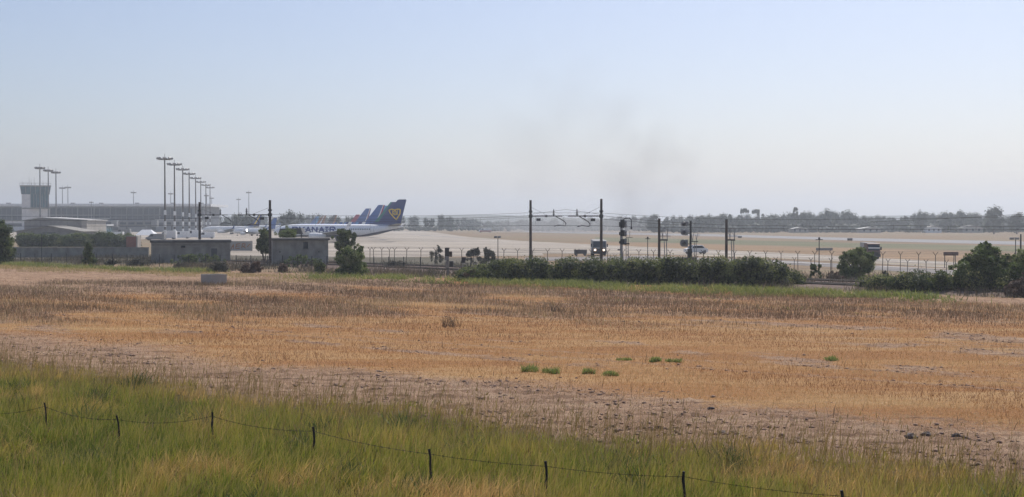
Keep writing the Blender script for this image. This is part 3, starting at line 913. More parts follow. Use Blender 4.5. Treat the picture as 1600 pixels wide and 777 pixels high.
# hangar and sheds in front of the tower
HD = 470.0
hg = thing('hangar', 'brown-walled hangar with a low pale pitched roof, below the control tower', 'hangar', (gx(38, HD), HD, 0))
hw = gx(136, HD) - gx(38, HD)
z0, z1, z2 = gz(346, HD), gz(341, HD), gz(345, HD)
MB().prism([(0, 0), (hw - 1.9, 0), (hw - 1.9, z2 - .15), (6, z1 - .15), (0, z0 - .15)], 'y', 0, 22).build('wall', M['plaster_grey'], hg)
MB().box(hw - 1.89, hw, -0.3, 22, 0, z2 - .1).build('end_pier', M['plaster'], hg)
MB().prism([(-0.5, z0), (6, z1), (hw + .5, z2), (hw + .5, z2 + .35), (6, z1 + .4), (-0.5, z0 + .35)], 'y', -0.8, 22.6).build('roof', M['roof_metal'], hg)
for i in range(4):
    MB().box(2.2 + i * 4.6, 5.4 + i * 4.6, -0.08, 0.05, 0.05, 3.6).build('door', M['roof_dark'], hg)

SD = 420.0
sd = thing('storage_shed', 'low shed with a broad grey gabled roof in front of the brown hangar', 'shed', (gx(26, SD), SD, 0))
sw = gx(126, SD) - gx(26, SD); zr, ze = gz(354, SD), gz(362, SD)
MB().prism([(0, 0), (sw, 0), (sw, ze), (sw / 2, zr - .1), (0, ze)], 'y', 0, 16).build('wall', M['plaster_grey'], sd)
MB().prism([(-.6, ze - .1), (sw / 2, zr), (sw + .6, ze - .1), (sw + .6, ze + .12), (sw / 2, zr + .25), (-.6, ze + .12)], 'y', -.7, 16.5).build('roof', M['concrete'], sd)
MB().box(sw / 2 - 2.0, sw / 2 + 2.0, -0.08, 0.04, 0.05, 2.6).build('door', M['roof_dark'], sd)

PDm = 520.0
cp = thing('glazed_pavilion', 'small pale green glazed pavilion to the right of the hangar', 'pavilion', (gx(137, PDm), PDm, 0))
pw = gx(166, PDm) - gx(137, PDm); pz = gz(351, PDm)
MB().box(0, pw, 0, 8, 0, pz - .5).build('wall', M['glass_teal'], cp)
MB().box(-.3, pw + .5, -.6, 8.4, pz - .5, pz).build('roof', M['white_paint'], cp)
for i in range(7): MB().box(i * pw / 6 - .1, i * pw / 6 + .1, -.15, -.02, 0, pz - .52).build('column', M['white_paint'], cp)

# ground clutter on the apron: jet bridges, gantries, tents
def jet_bridge(px, d, label, ln=18):
    t = thing('jet_bridge', label, 'jet bridge', (gx(px, d), d, 0), 0, 'jet bridges in front of the terminal')
    MB().box(-ln / 2, ln / 2, -1.4, 1.4, 3.9, 6.6).build('tunnel', M['plaster_grey'], t, bevel=0.05)
    for i in range(4): MB().box(-ln / 2 + 1 + i * ln / 4, -ln / 2 + ln / 4 - .2 + i * ln / 4, -1.5, -1.38, 4.8, 6.0).build('window', M['glass_dark'], t)
    MB().box(ln / 2, ln / 2 + 3.0, -2, 2, 3.5, 7.0).build('cab', M['steel'], t, bevel=0.1)
    MB().box(-ln / 2 + 4, -ln / 2 + 4.7, -.5, .5, 0, 3.9).box(-ln / 2 + 2.6, -ln / 2 + 6, -1.2, 1.2, 0, .7).build('support_leg', M['steel_dark'], t)
    return t
jet_bridge(150, 700, 'grey jet bridge between the pavilion and the tent, in front of the terminal')
jet_bridge(212, 690, 'grey jet bridge behind the white tent in front of the terminal')
jet_bridge(282, 700, 'grey jet bridge behind the lower poles of the row of light masts')

def tent(px, d, wpx, ytop, label):
    w_ = wpx / FOC * d; h_ = gz(ytop, d)
    t = thing('tent', label, 'tent', (gx(px, d), d, 0))
    MB().frustum((-w_ / 2, w_ / 2, -3, 3, h_ * .45), (-w_ / 4, w_ / 5, -.4, .4, h_)).build('canopy', M['white_paint'], t)
    for sx in (-1, 1):
        for sy in (-1, 1): MB().rod((sx * w_ / 2 * .96, sy * 2.9, 0), (sx * w_ / 2 * .96, sy * 2.9, h_ * .45), .12).build('leg', M['steel'], t)
    return t
tent(230, 430, 30, 359, 'white peaked tent on the apron right of the red brick kiosk')

kd = 290.0
kk = thing('brick_kiosk', 'small red brick kiosk at the right end of the dark left hedge', 'kiosk', (gx(207.5, kd), kd, 0))
MB().box(-1.5, 0.75, 0, 2.5, 0, gz(370, kd)).build('wall', M['brick'], kk)
MB().box(0.76, 1.1, -0.1, 2.6, 0, gz(370, kd) + .05).build('end_pier', M['plaster'], kk)
MB().box(-1.7, 0.75, -.2, 2.7, gz(370, kd), gz(370, kd) + .15).build('roof', M['concrete'], kk)

# vehicles -----------------------------------------------------------
def wheels(parent, spots, r, wd=0.24):
    tm = MB().rod((0, -wd / 2, r), (0, wd / 2, r), r, n=18).mesh('wheel', M['black'], True)
    rm = MB().rod((0, -wd / 2 - .012, r), (0, wd / 2 + .012, r), r * .55, n=14).mesh('rim', M['steel'], True)
    for x, y in spots:
        wh = link('wheel', tm, parent, (x, y, 0)); link('rim', rm, wh)


def make_van(label, group, paint, ln=5.4, ht=2.3, wd=1.95):
    """long axis along x, nose at -x"""
    t = thing('service_van', label, 'van', group=group)
    prof = [(-ln / 2, .35), (ln / 2, .35), (ln / 2, ht * .97), (ln / 2 - .2, ht), (-ln / 2 + 1.7, ht), (-ln / 2 + .95, ht * .58), (-ln / 2 + .1, ht * .47)]
    MB().prism(prof, 'y', -wd / 2, wd / 2).build('body', M[paint], t, bevel=0.04)
    MB().prism([(-ln / 2 + .93, ht * .60), (-ln / 2 + 1.62, ht * .93), (-ln / 2 + 1.58, ht * .93), (-ln / 2 + .89, ht * .60)], 'y', -wd / 2 + .12, wd / 2 - .12).build('windscreen', M['glass_dark'], t)
    for s in (-1, 1):
        MB().prism([(-ln / 2 + 1.15, ht * .60), (-ln / 2 + 2.5, ht * .60), (-ln / 2 + 2.5, ht * .9), (-ln / 2 + 1.75, ht * .9)], 'y', s * (wd / 2 - .02), s * (wd / 2 + .015)).build('side_window', M['glass_dark'], t)
        MB().box(-ln / 2 - .02, -ln / 2 + .06, s * .75 - .17, s * .75 + .17, ht * .32, ht * .42).build('headlight', M['white_paint'], t)
    wheels(t, [(-ln / 2 + .95, -wd / 2 + .12), (-ln / 2 + .95, wd / 2 - .12), (ln / 2 - 1.0, -wd / 2 + .12), (ln / 2 - 1.0, wd / 2 - .12)], .36)
    return t


vg = 'service vehicles on the apron beside the light masts'
for i, (px, d, ht, pnt, rz, lab) in enumerate(((262, 440, 2.9, 'white_paint', 0, 'white service van at the foot of the tallest light mast'),
                                               (283, 455, 2.6, 'white_paint', .3, 'white service van between the second and fourth mast of the row'),
                                               (303, 470, 3.0, 'white_paint', 0, 'white box-shaped service van near the middle of the mast row'),
                                               (322, 455, 2.4, 'white_paint', .15, 'white service van above the right half of the low dark-roofed building'),
                                               (243, 410, 2.1, 'steel', 0, 'low grey van just right of the white tent'),
                                               (180, 460, 2.4, 'white_paint', 0, 'white van parked left of the jet bridges above the dark hedge'),
                                               (192, 500, 3.2, 'steel', 0, 'grey boxy van behind the right end of the dark hedge'))):
    v = make_van(lab, vg, pnt, ln=6.0, ht=ht)
    v.location = (gx(px, d), d, 0.025); v.rotation_euler.z = rz


def make_truck(name, label, cat, wd, ht, ln, cabp, boxp):
    """front faces -y (towards the camera)"""
    t = thing(name, label, cat)
    MB().prism([(-ln / 2 + .05, .45), (-ln / 2 + .05, ht * .52), (-ln / 2 + .28, ht * .93), (-ln / 2 + .5, ht * .97), (-ln / 2 + 2.0, ht * .97), (-ln / 2 + 2.0, .45)], 'x', -wd / 2, wd / 2).build('cab', M[cabp], t, bevel=.04)
    MB().prism([(-ln / 2 + .055, ht * .54), (-ln / 2 + .255, ht * .88), (-ln / 2 + .215, ht * .88), (-ln / 2 + .015, ht * .54)], 'x', -wd / 2 + .14, wd / 2 - .14).build('windscreen', M['glass_dark'], t)
    MB().box(-wd / 2 + .1, wd / 2 - .1, -ln / 2 + 2.12, ln / 2, .75, ht).build('cargo_box', M[boxp], t, bevel=.03)
    MB().box(-wd / 2 - .02, wd / 2 + .02, -ln / 2 - .12, -ln / 2 + .2, .32, .78).build('bumper', M['steel_dark'], t)
    MB().box(-wd / 2 + .3, wd / 2 - .3, -ln / 2 + .0, -ln / 2 + .05, .82, ht * .42).build('grille', M['steel_dark'], t)
    for s in (-1, 1):
        MB().box(s * (wd / 2 + .16) - .1, s * (wd / 2 + .16) + .1, -ln / 2 + .2, -ln / 2 + .32, ht * .55, ht * .75).build('mirror', M['steel_dark'], t)
    wm_ = MB().rod((-.14, 0, .45), (.14, 0, .45), .45, n=18).mesh('wheel', M['black'], True)
    for x in (-wd / 2 + .2, wd / 2 - .2):
        for y in (-ln / 2 + .9, ln / 2 - 1.3): link('wheel', wm_, t, (x, y, 0))
    return t


m_, nt_, N_, L_, P_ = nodes_of('lit headlamp')
P_.inputs['Emission Color'].default_value = (1.0, 0.72, 0.5, 1); P_.inputs['Emission Strength'].default_value = 2.2
M['headlamp'] = m_
tr = make_truck('box_truck', 'grey truck with lit headlights driving towards the camera on the taxiway', 'truck', 2.35, 2.7, 6.5, 'steel', 'roof_metal')
tr.location = (gx(936.5, 215), 218, 0.03)
for s in (-1, 1):
    MB().rod((s * .72, -3.30, .98), (s * .72, -3.2, .98), .17, n=12).build('headlight', M['headlamp'], tr)
tr2 = make_truck('box_truck', 'brown and white truck half hidden behind the round bush on the right', 'truck', 1.95, 2.5, 4.6, 'brown_paint', 'steel')
tr2.location = (gx(1362, 196), 197, 0.03)
MB().box(-.9, .9, -2.4, -2.33, 1.62, 1.8).build('stripe', M['white_paint'], tr2)

cart = thing('baggage_cart', 'low dark grey trailer standing left of the truck with lit headlights', 'trailer', (gx(907, 216), 216, 0.03))
MB().box(-1.05, 1.05, -.7, .7, .32, .95).build('body', M['rubber_grey'], cart, bevel=.03)
MB().box(-1.1, 1.1, -.75, .75, .95, 1.02).build('lid', M['steel_dark'], cart)
wheels(cart, [(-.75, -.6), (-.75, .6), (.75, -.6), (.75, .6)], .22, .16)

car = thing('white_car', 'white car behind the signal with three round boards', 'car', (gx(1087, 229), 229, 0.03), 0.25)
MB().prism([(-2.0, .3), (2.0, .3), (2.0, .95), (1.55, 1.02), (1.0, 1.55), (-.7, 1.58), (-1.25, 1.02), (-1.95, .88)], 'y', -.88, .88).build('body', M['white_paint'], car, bevel=.05)
for s in (-1, 1):
    MB().prism([(-1.05, 1.03), (1.35, 1.03), (.92, 1.46), (-.65, 1.48)], 'y', s * .87, s * .895).build('side_window', M['glass_dark'], car)
MB().prism([(-1.28, 1.05), (-.78, 1.52), (-.82, 1.55), (-1.32, 1.08)], 'y', -.72, .72).build('windscreen', M['glass_dark'], car)
wheels(car, [(-1.3, -.78), (-1.3, .78), (1.3, -.78), (1.3, .78)], .32, .2)

fe = make_van('white and red airport vehicle alone on the distant grass behind the apron', None, 'white_paint', ln=7.5, ht=2.6, wd=2.3)
fe.name = 'airport_vehicle'; fe['category'] = 'vehicle'
fe.location = (gx(758, 760), 760, 0.02); fe.rotation_euler.z = 0.2
MB().box(-3.4, 3.7, -1.18, -1.16, .5, 1.15).build('stripe', M['red_paint'], fe)

# ------------------------------------------------------------------ light masts
mast_cache = {}
def light_mast(px, ytop, d, label, banded=False, group='apron floodlight masts', big=True):
    h = gz(ytop, d)
    t = thing('light_mast', label, 'light mast', (gx(px, d), d, 0), 0, group)
    s = h / 27.5
    pm = MB().rod((0, 0, 0), (0, 0, h), .34 * s, .20 * s, n=10)
    pm.build('pole', M['steel_rust'] if banded else M['steel'], t, smooth=True)
    if banded:
        for z0_, z1_ in ((.06, .12), (.155, .225), (.30, .36)):
            MB().rod((0, 0, h * z0_), (0, 0, h * z1_), .42 * s, .41 * s, n=10).build('painted_band', M['white_paint'], t)
    hd = MB(); w_ = (2.4 if big else 1.7) * s
    hd.rod((0, 0, h - .9 * s), (0, 0, h - .55 * s), w_ * .75, w_ * .95, n=16)
    hd.rod((0, 0, h - .2 * s), (0, 0, h + 1.2 * s), .07 * s, n=5)
    pl = hd.build('platform', M['steel_dark'], t)
    fl = MB().box(-.5 * s, .5 * s, -.25 * s, .3 * s, -.35 * s, .35 * s)
    fmesh = fl.mesh('floodlight', M['steel'])
    for a in range(8):
        ang = a * PI / 4 + .2
        link('floodlight', fmesh, t, (w_ * math.cos(ang), w_ * math.sin(ang), h - .45 * s), (0.5, 0, ang + PI / 2))
    return t


row = ((258, 246, 427, 'tallest light mast, nearest in the receding row on the apron'), (273, 255, 468, 'second light mast from the left in the receding row'),
       (286, 263, 512, 'third light mast from the left in the receding row'), (296, 270, 557, 'fourth light mast from the left in the receding row'),
       (306, 277, 611, 'fifth light mast from the left in the receding row'), (314, 283, 667, 'sixth light mast from the left in the receding row'),
       (322, 288, 722, 'seventh light mast from the left in the receding row'), (328.5, 292, 772, 'eighth and lowest large mast at the right end of the receding row'))
for px, yt, d, lab in row: light_mast(px, yt, d, lab, True, 'receding row of floodlight masts')
for px, yt, d, lab in ((63, 261, 500, 'tallest of the three light masts standing before the control tower'), (76, 265, 524, 'middle of the three light masts before the control tower'),
                       (88, 268, 543, 'light mast just right of the control tower'), (98, 293, 880, 'left one of a pair of small masts right of the control tower'),
                       (106.5, 292, 880, 'right one of a pair of small masts right of the control tower'), (209, 300, 880, 'lone thin light mast rising over the middle of the terminal roof'),
                       (267, 302, 880, 'small far light mast between the two tallest masts of the row'), (143, 315.5, 790, 'very short light mast at the left part of the terminal roof edge'),
                       (323, 305, 900, 'small far light mast behind the seventh mast of the row'), (331, 309, 930, 'lowest far light mast at the right end of the terminal'),
                       (389, 300, 890, 'lone light mast left of the first railway mast pair'), (373, 311, 950, 'thin far light mast left of the lone light mast, right of the terminal')):
    light_mast(px, yt, d, lab, False, 'smaller floodlight masts', big=False)

# ------------------------------------------------------------------ aircraft
m_, nt_, N_, L_, P_ = nodes_of('aircraft skin with dark belly')
P_.inputs['Roughness'].default_value = 0.28; P_.inputs['Specular IOR Level'].default_value = 0.5
tc_ = N_.new('ShaderNodeTexCoord'); sx_ = N_.new('ShaderNodeSeparateXYZ'); L_.new(tc_.outputs['Object'], sx_.inputs[0])
ml_ = N_.new('ShaderNodeMath'); ml_.operation = 'MULTIPLY_ADD'; ml_.inputs[1].default_value = -0.115; L_.new(sx_.outputs[0], ml_.inputs[0]); L_.new(sx_.outputs[2], ml_.inputs[2])
# the belly line sweeps up towards the tail
gt_ = N_.new('ShaderNodeMath'); gt_.operation = 'MAXIMUM'; gt_.inputs[1].default_value = 0
sb_ = N_.new('ShaderNodeMath'); sb_.operation = 'SUBTRACT'; sb_.inputs[1].default_value = 26.0; L_.new(sx_.outputs[0], sb_.inputs[0]); L_.new(sb_.outputs[0], gt_.inputs[0])
m2_ = N_.new('ShaderNodeMath'); m2_.operation = 'MULTIPLY_ADD'; m2_.inputs[1].default_value = -0.19; L_.new(gt_.outputs[0], m2_.inputs[0]); L_.new(sx_.outputs[2], m2_.inputs[2])
rp_ = ramp(nt_, [(0.0, (0.035, 0.045, 0.10)), (0.195, (0.86, 0.87, 0.88))]); rp_.color_ramp.interpolation = 'CONSTANT'
dv_ = N_.new('ShaderNodeMath'); dv_.operation = 'DIVIDE'; dv_.inputs[1].default_value = 10; L_.new(m2_.outputs[0], dv_.inputs[0])
L_.new(dv_.outputs[0], rp_.inputs[0]); L_.new(rp_.outputs[0], P_.inputs['Base Color'])
N_.remove(ml_)
M['skin_white'] = m_

FUS = [(0, 2.85, .03), (.25, 2.86, .42), (.7, 2.9, .78), (1.5, 3.0, 1.16), (2.6, 3.13, 1.5), (4, 3.24, 1.74), (6, 3.28, 1.88), (9, 3.28, 1.9), (14, 3.28, 1.9), (20, 3.28, 1.9), (25.5, 3.28, 1.9), (28, 3.36, 1.80), (31, 3.62, 1.48), (34, 3.98, 1.05), (36.5, 4.28, .62), (38.0, 4.44, .30), (38.4, 4.48, .10)]
def fus_r(x):
    for a, c in zip(FUS, FUS[1:]):
        if a[0] <= x <= c[0]:
            q_ = (x - a[0]) / (c[0] - a[0]); return a[1] + (c[1] - a[1]) * q_, a[2] + (c[2] - a[2]) * q_
    return FUS[-1][1], FUS[-1][2]


def skin_y(x, z, out=0.02):
    zc, r = fus_r(x)
    return -math.sqrt(max(0.0, (r + out) ** 2 - (z - zc) ** 2))


air_mesh = {}
def fus_mesh(paint):
    if paint not in air_mesh:
        v, f, n = [], [], 28
        for x, zc, r in FUS:
            v += [(x, r * math.cos(2 * PI * a / n), zc + r * math.sin(2 * PI * a / n)) for a in range(n)]
        for i in range(len(FUS) - 1):
            for a in range(n): f.append((i * n + a, (i + 1) * n + a, (i + 1) * n + (a + 1) % n, i * n + (a + 1) % n))
        f += [tuple(range(n)), tuple(range((len(FUS) - 1) * n, len(FUS) * n))[::-1]]
        air_mesh[paint] = MB().add(v, f).mesh('fuselage', M[paint], True)
    return air_mesh[paint]


def lifting(poly_root, poly_tip):
    """two airfoil-like sections: each [(x_front,x_rear), y, z, thickness]"""
    v = []
    for (xf, xr), y, z, th in (poly_root, poly_tip):
        c = xr - xf
        v += [(xf, y, z), (xf + .12 * c, y, z + .6 * th), (xf + .4 * c, y, z + th * .7), (xr, y, z + .02), (xr, y, z - .02), (xf + .4 * c, y, z - th * .45), (xf + .1 * c, y, z - th * .4)]
    n = 7
    return v, [tuple(range(n))[::-1], tuple(range(n, 2 * n))] + [(i, (i + 1) % n, n + (i + 1) % n, n + i) for i in range(n)]


FIN = [(27.6, 5.0), (31.0, 5.6), (31.9, 6.25), (36.7, 12.35), (37.2, 12.5), (39.2, 12.5), (39.3, 12.3), (37.5, 5.0)]
def fin_x(z, f):
    """x on the fin at height z, f = 0 front .. 1 rear"""
    def edge(p, q_): return p[0] + (q_[0] - p[0]) * (z - p[1]) / (q_[1] - p[1])
    fr = edge(FIN[2], FIN[3]) if z > 6.25 else edge(FIN[0], FIN[1]) if z < 5.6 else edge(FIN[1], FIN[2])
    re = edge(FIN[7], FIN[6])
    return fr + (re - fr) * f


def aircraft(loc, sc_, label, body, finp, stripes=(), full=False, rotz=0.0, winglet='white_paint'):
    t = thing('airliner', label, 'airliner', loc, rotz, 'parked airliners')
    t.scale = (sc_,) * 3
    fu = link('fuselage', fus_mesh(body), t)
    for s in (-1, 1):
        mb = MB(); v, f = lifting(((13.2, 21.6), s * 1.6, 2.25, .55), ((22.2, 24.2), s * 16.6, 3.55, .16)); mb.add(v, f)
        wg = mb.build('wing', M['steel'], t, True)
        wl_ = MB().prism([(22.6, 3.5), (24.25, 3.5), (25.4, 5.9), (24.5, 5.9), (23.4, 4.1)], 'y', s * 16.62, s * 16.74).build('winglet', M[winglet], wg)
        mb = MB(); v, f = lifting(((33.6, 37.4), s * .5, 4.7, .28), ((37.0, 38.6), s * 7.1, 5.35, .12)); mb.add(v, f)
        mb.build('tailplane', M['steel'], t, True)
        e = MB()
        e.tube([(11.3, s * 4.9, 1.65), (11.5, s * 4.9, 1.65), (13, s * 4.9, 1.68), (15.2, s * 4.9, 1.75), (16.2, s * 4.9, 1.8)], [.82, .98, 1.05, .8, .45], 18)
        en = e.build('engine', M['white_paint'] if body != 'blue' else M['blue'], t, True)
        MB().rod((11.22, s * 4.9, 1.65), (11.32, s * 4.9, 1.65), .78, n=18).build('intake', M['steel_dark'], en)
        MB().prism([(12.5, 2.5), (14.5, 2.75), (18.5, 2.4), (16, 1.9), (13, 2.2)], 'y', s * 4.8, s * 5.0).build('pylon', M['steel'], en)
    g = MB()
    g.rod((4.0, 0, .3), (4.0, 0, 2.0), .09)
    gn = g.build('landing_gear', M['steel'], t)
    MB().rod((4.0, -.32, .34), (4.0, .32, .34), .34, n=16).build('wheel', M['black'], gn)
    for s in (-1, 1):
        gm = MB().rod((19.5, s * 2.86, .5), (19.5, s * 2.7, 2.3), .14).build('landing_gear', M['steel'], t)
        MB().rod((19.5, s * 2.86 - .5, .55), (19.5, s * 2.86 + .5, .55), .55, n=18).build('wheel', M['black'], gm)
    fn = MB().prism(FIN, 'y', -.14, .14).build('tail_fin', M[finp], t)
    for fa, fb, pnt in stripes:
        zz = [5.9, 8, 10, 12.49]
        poly = [(fin_x(z, fa), z) for z in zz] + [(fin_x(z, fb), z) for z in zz[::-1]]
        MB().prism(poly, 'y', -.155, .155).build('fin_stripe', M[pnt], fn)
    # flight deck glass follows the nose
    v, f = [], []
    for a in range(7):
        ph = R(-54 + a * 18)
        for x, up in ((1.35, .52), (2.35, .80)):
            zc, r = fus_r(x); r += .012
            e_ = R(90) - ph
            v.append((x, r * math.sin(ph), zc + r * math.cos(ph) * 1.0 - (0.0)))
    for a in range(6): f.append((2 * a, 2 * a + 1, 2 * a + 3, 2 * a + 2))
    MB().add(v, f).build('cockpit_window', M['glass_dark'], fu)
    if full:
        wv = MB()
        for z in (0,): wv.add([(-.13, 0, -.19), (.13, 0, -.19), (.13, 0, .19), (-.13, 0, .19)], [(0, 1, 2, 3)])
        wmesh_ = wv.mesh('cabin_window', M['glass_dark'])
        z = 3.72
        for i in range(44):
            x = 6.2 + i * .52
            zc, r = fus_r(x)
            tilt = math.asin(max(-1, min(1, (z - zc) / r)))
            link('cabin_window', wmesh_, fu, (x, skin_y(x, z, .015), z), (-tilt, 0, 0))
        for x in (4.6, 29.4):
            v = []
            zs = [2.75, 3.2, 3.7, 4.2, 4.55]
            dm = MB()
            for xa, xb in ((x - .47, x - .40), (x + .40, x + .47)):
                vv = []
                for zz in zs: vv += [(xa, skin_y(xa, zz, .015), zz), (xb, skin_y(xb, zz, .015), zz)]
                dm.add(vv, [(2 * i, 2 * i + 1, 2 * i + 3, 2 * i + 2) for i in range(len(zs) - 1)])
            dm.build('door', M['steel'], fu)
    return t, fu, fn


def letters(text, x0, z0, h, m, parent):
    """blocky slab capitals laid on the curved fuselage side"""
    A = {'R': [[(0, 0), (0, 1)], [(0, 1), (.55, 1), (.7, .85), (.7, .65), (.55, .5), (0, .5)], [(.35, .5), (.72, 0)]],
         'Y': [[(0, 1), (.36, .5), (.72, 1)], [(.36, .5), (.36, 0)]],
         'A': [[(0, 0), (.36, 1), (.72, 0)], [(.14, .32), (.58, .32)]],
         'N': [[(0, 0), (0, 1), (.7, 0), (.7, 1)]],
         'I': [[(.18, 0), (.18, 1)], [(0, 0), (.36, 0)], [(0, 1), (.36, 1)]]}
    wd = {'R': 1.02, 'Y': .98, 'A': 1.0, 'N': 1.05, 'I': .66}
    x = x0; mb = MB(); th = .21 * h
    for ch in text:
        for st_ in A[ch]:
            for a, c in zip(st_, st_[1:]):
                ax_, az_ = x + a[0] * h * 1.1, z0 + a[1] * (h - th) + th / 2
                bx_, bz_ = x + c[0] * h * 1.1, z0 + c[1] * (h - th) + th / 2
                L = math.hypot(bx_ - ax_, bz_ - az_); ux, uz = (bx_ - ax_) / L, (bz_ - az_) / L
                ax_ -= ux * th * .5; az_ -= uz * th * .5 * (abs(uz) < .9); bx_ += ux * th * .5; bz_ += uz * th * .5 * (abs(uz) < .9)
                nx_, nz_ = -uz * th / 2, ux * th / 2
                vv = []; K = 9
                for i in range(K):
                    q_ = i / (K - 1); cx_, cz_ = ax_ + (bx_ - ax_) * q_, az_ + (bz_ - az_) * q_
                    for sg in (-1, 1):
                        X_, Z_ = cx_ + sg * nx_, min(max(cz_ + sg * nz_, z0), z0 + h)
                        vv.append((X_, skin_y(X_, Z_, .03 + .002 * len(mb.v) / 400), Z_))
                mb.add(vv, [(2 * i, 2 * i + 1, 2 * i + 3, 2 * i + 2) for i in range(K - 1)])
        x += wd[ch] * h * 1.1
    return mb.build('lettering', m, parent)


def at_tail(px, ytop, extra=None):
    """place an airliner so that its fin tip (39.2, 12.5) shows at photo pixel (px, ytop)"""
    d = extra if extra else (12.5 - EYE) / ((HZ - ytop) / FOC)
    s = (EYE + (HZ - ytop) / FOC * d) / 12.5
    return (gx(px, d) - 39.2 * s, d, 0.025), s


loc, s = at_tail(634.5, 312)
t, fu, fn = aircraft(loc, s, 'white airliner with navy tail and yellow emblem, nearest of the parked airliners', 'skin_white', 'navy', full=True, winglet='skin_white')
letters('RYANAIR', 6.0, 2.75, 1.75, M['navy'], fu)
# fin emblem: a shield-shaped harp in yellow lines
em = MB()
def fin_line(pts, wdt):
    for sgn in (-1, 1):
        y0, y1 = (-.175, -.142) if sgn < 0 else (.142, .175)
        for a, c in zip(pts, pts[1:]):
            L = math.hypot(c[0] - a[0], c[1] - a[1]); nx_, nz_ = -(c[1] - a[1]) / L * wdt / 2, (c[0] - a[0]) / L * wdt / 2
            em.prism([(a[0] - nx_, a[1] - nz_), (c[0] - nx_, c[1] - nz_), (c[0] + nx_, c[1] + nz_), (a[0] + nx_, a[1] + nz_)], 'y', y0, y1)
cx_, cz_ = 36.05, 8.6
fin_line([(cx_ - 1.9, cz_ + .75), (cx_ - 1.0, cz_ + 1.05), (cx_ - .2, cz_ + .75), (cx_ + .6, cz_ + 1.05), (cx_ + 1.45, cz_ + .95), (cx_ + 1.35, cz_ - .3), (cx_ + .75, cz_ - 1.3), (cx_ + .3, cz_ - 2.1), (cx_ - .7, cz_ - 1.1), (cx_ - 1.5, cz_ - .2), (cx_ - 1.9, cz_ + .75)], .34)
for q_ in range(4):
    fin_line([(cx_ - .9 + q_ * .5, cz_ + .75), (cx_ - .7 + q_ * .42, cz_ - .9 + q_ * .06)], .15)
fin_line([(cx_ - .9, cz_ + .1), (cx_ - .2, cz_ + .55), (cx_ + .5, cz_ + .1), (cx_ + .3, cz_ - .6), (cx_ - .3, cz_ - .6), (cx_ - .9, cz_ + .1)], .2)
em.build('emblem', M['yellow'], fn)

for px, yt, d, body, finp, stripes, lab in (
        (621.5, 316, None, 'blue', 'navy', ((0.0, .22, 'teal_paint'), (.80, 1.0, 'steel')), 'airliner with navy fin edged in teal, right behind the nearest tail'),
        (607, 321.5, None, 'blue', 'sky_blue', ((.70, 1.0, 'sky_blue'),), 'airliner with a light blue fin peeping out behind the striped blue tail'),
        (601, 320.5, 492, 'blue', 'blue', ((.70, .80, 'white_paint'), (.80, .95, 'crimson')), 'blue airliner with white and red fin stripes, larger of the two striped tails'),
        (579.5, 326, None, 'blue', 'blue', ((.76, .86, 'white_paint'), (.86, .93, 'crimson')), 'blue airliner with a white and red edged fin, smaller of the two striped tails'),
        (562, 335.5, 700, 'blue', 'crimson', ((.0, .35, 'crimson'),), 'airliner with an all crimson fin left of the striped blue tails'),
        (526.5, 336.2, 760, 'white_paint', 'steel_rust', ((.7, .99, 'orange_brown'),), 'airliner with a dark brown fin, right one of the small distant tails'),
        (509.5, 337, 800, 'white_paint', 'orange_brown', ((.35, .55, 'white_paint'),), 'airliner with an orange-brown fin in the middle of the small distant tails'),
        (498.5, 338, 840, 'white_paint', 'blue', ((.55, .99, 'sky_blue'),), 'airliner with a plain blue fin left of the orange-brown one'),
        (450, 338, 860, 'white_paint', 'blue', ((.7, .99, 'white_paint'),), 'airliner with a small blue fin standing alone left of the lettered fuselage'),
        (409, 336.5, 640, 'white_paint', 'navy', ((.35, .55, 'yellow'),), 'airliner with a small navy fin behind the first railway masts')):
    loc, s = at_tail(px, yt, d)
    aircraft(loc, s, lab, body, finp, stripes, winglet=finp)
m_, nt_, N_, L_, P_ = nodes_of('glowing white flash')
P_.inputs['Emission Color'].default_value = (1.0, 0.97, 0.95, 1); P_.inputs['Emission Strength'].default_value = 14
M['flash_glow'] = m_
# small white jet facing the camera's left, at the left end of the row
t, fu, fn = aircraft((gx(364, 560), 560, .025), .62, 'small white airliner with a bright white flash at the left end of the parked row', 'white_paint', 'blue', (), rotz=-.5)
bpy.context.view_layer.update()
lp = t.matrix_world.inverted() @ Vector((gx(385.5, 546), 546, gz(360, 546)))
MB().rod(lp, lp + Vector((0.12, 0.25, 0)), .75, .3, n=14).build('flash_spot', M['flash_glow'], t)  # emissive cone added to give the jet its bright white flash
# ------------------------------------------------------------------ huts between railway and apron
def hut1():
    d = 176.0; x0, x1 = gx(236, d), gx(357, d); W = x1 - x0; h = gz(375.5, d)
    t = thing('railway_building', 'long low grey building with a dark flat roof below the light masts', 'building', (x0, d, 0), .22)
    MB().box(0, W, 0, 5, 0, h - .35).build('wall', M['wall_weathered'], t)
    MB().box(-.15, W + .15, -.2, 5.2, h - .35, h).build('roof', M['roof_dark'], t)
    MB().box(.2, W - 4.0, -.06, -.004, h - .75, h - .55).build('ledge', M['concrete'], t)
    MB().box(4.0, 4.55, -.05, .04, h - 1.05, h - .5 - .27).build('window', M['glass_dark'], t)
    MB().box(W - 2.6, W - 1.8, -.05, .04, .05, 2.0).build('door', M['roof_dark'], t)


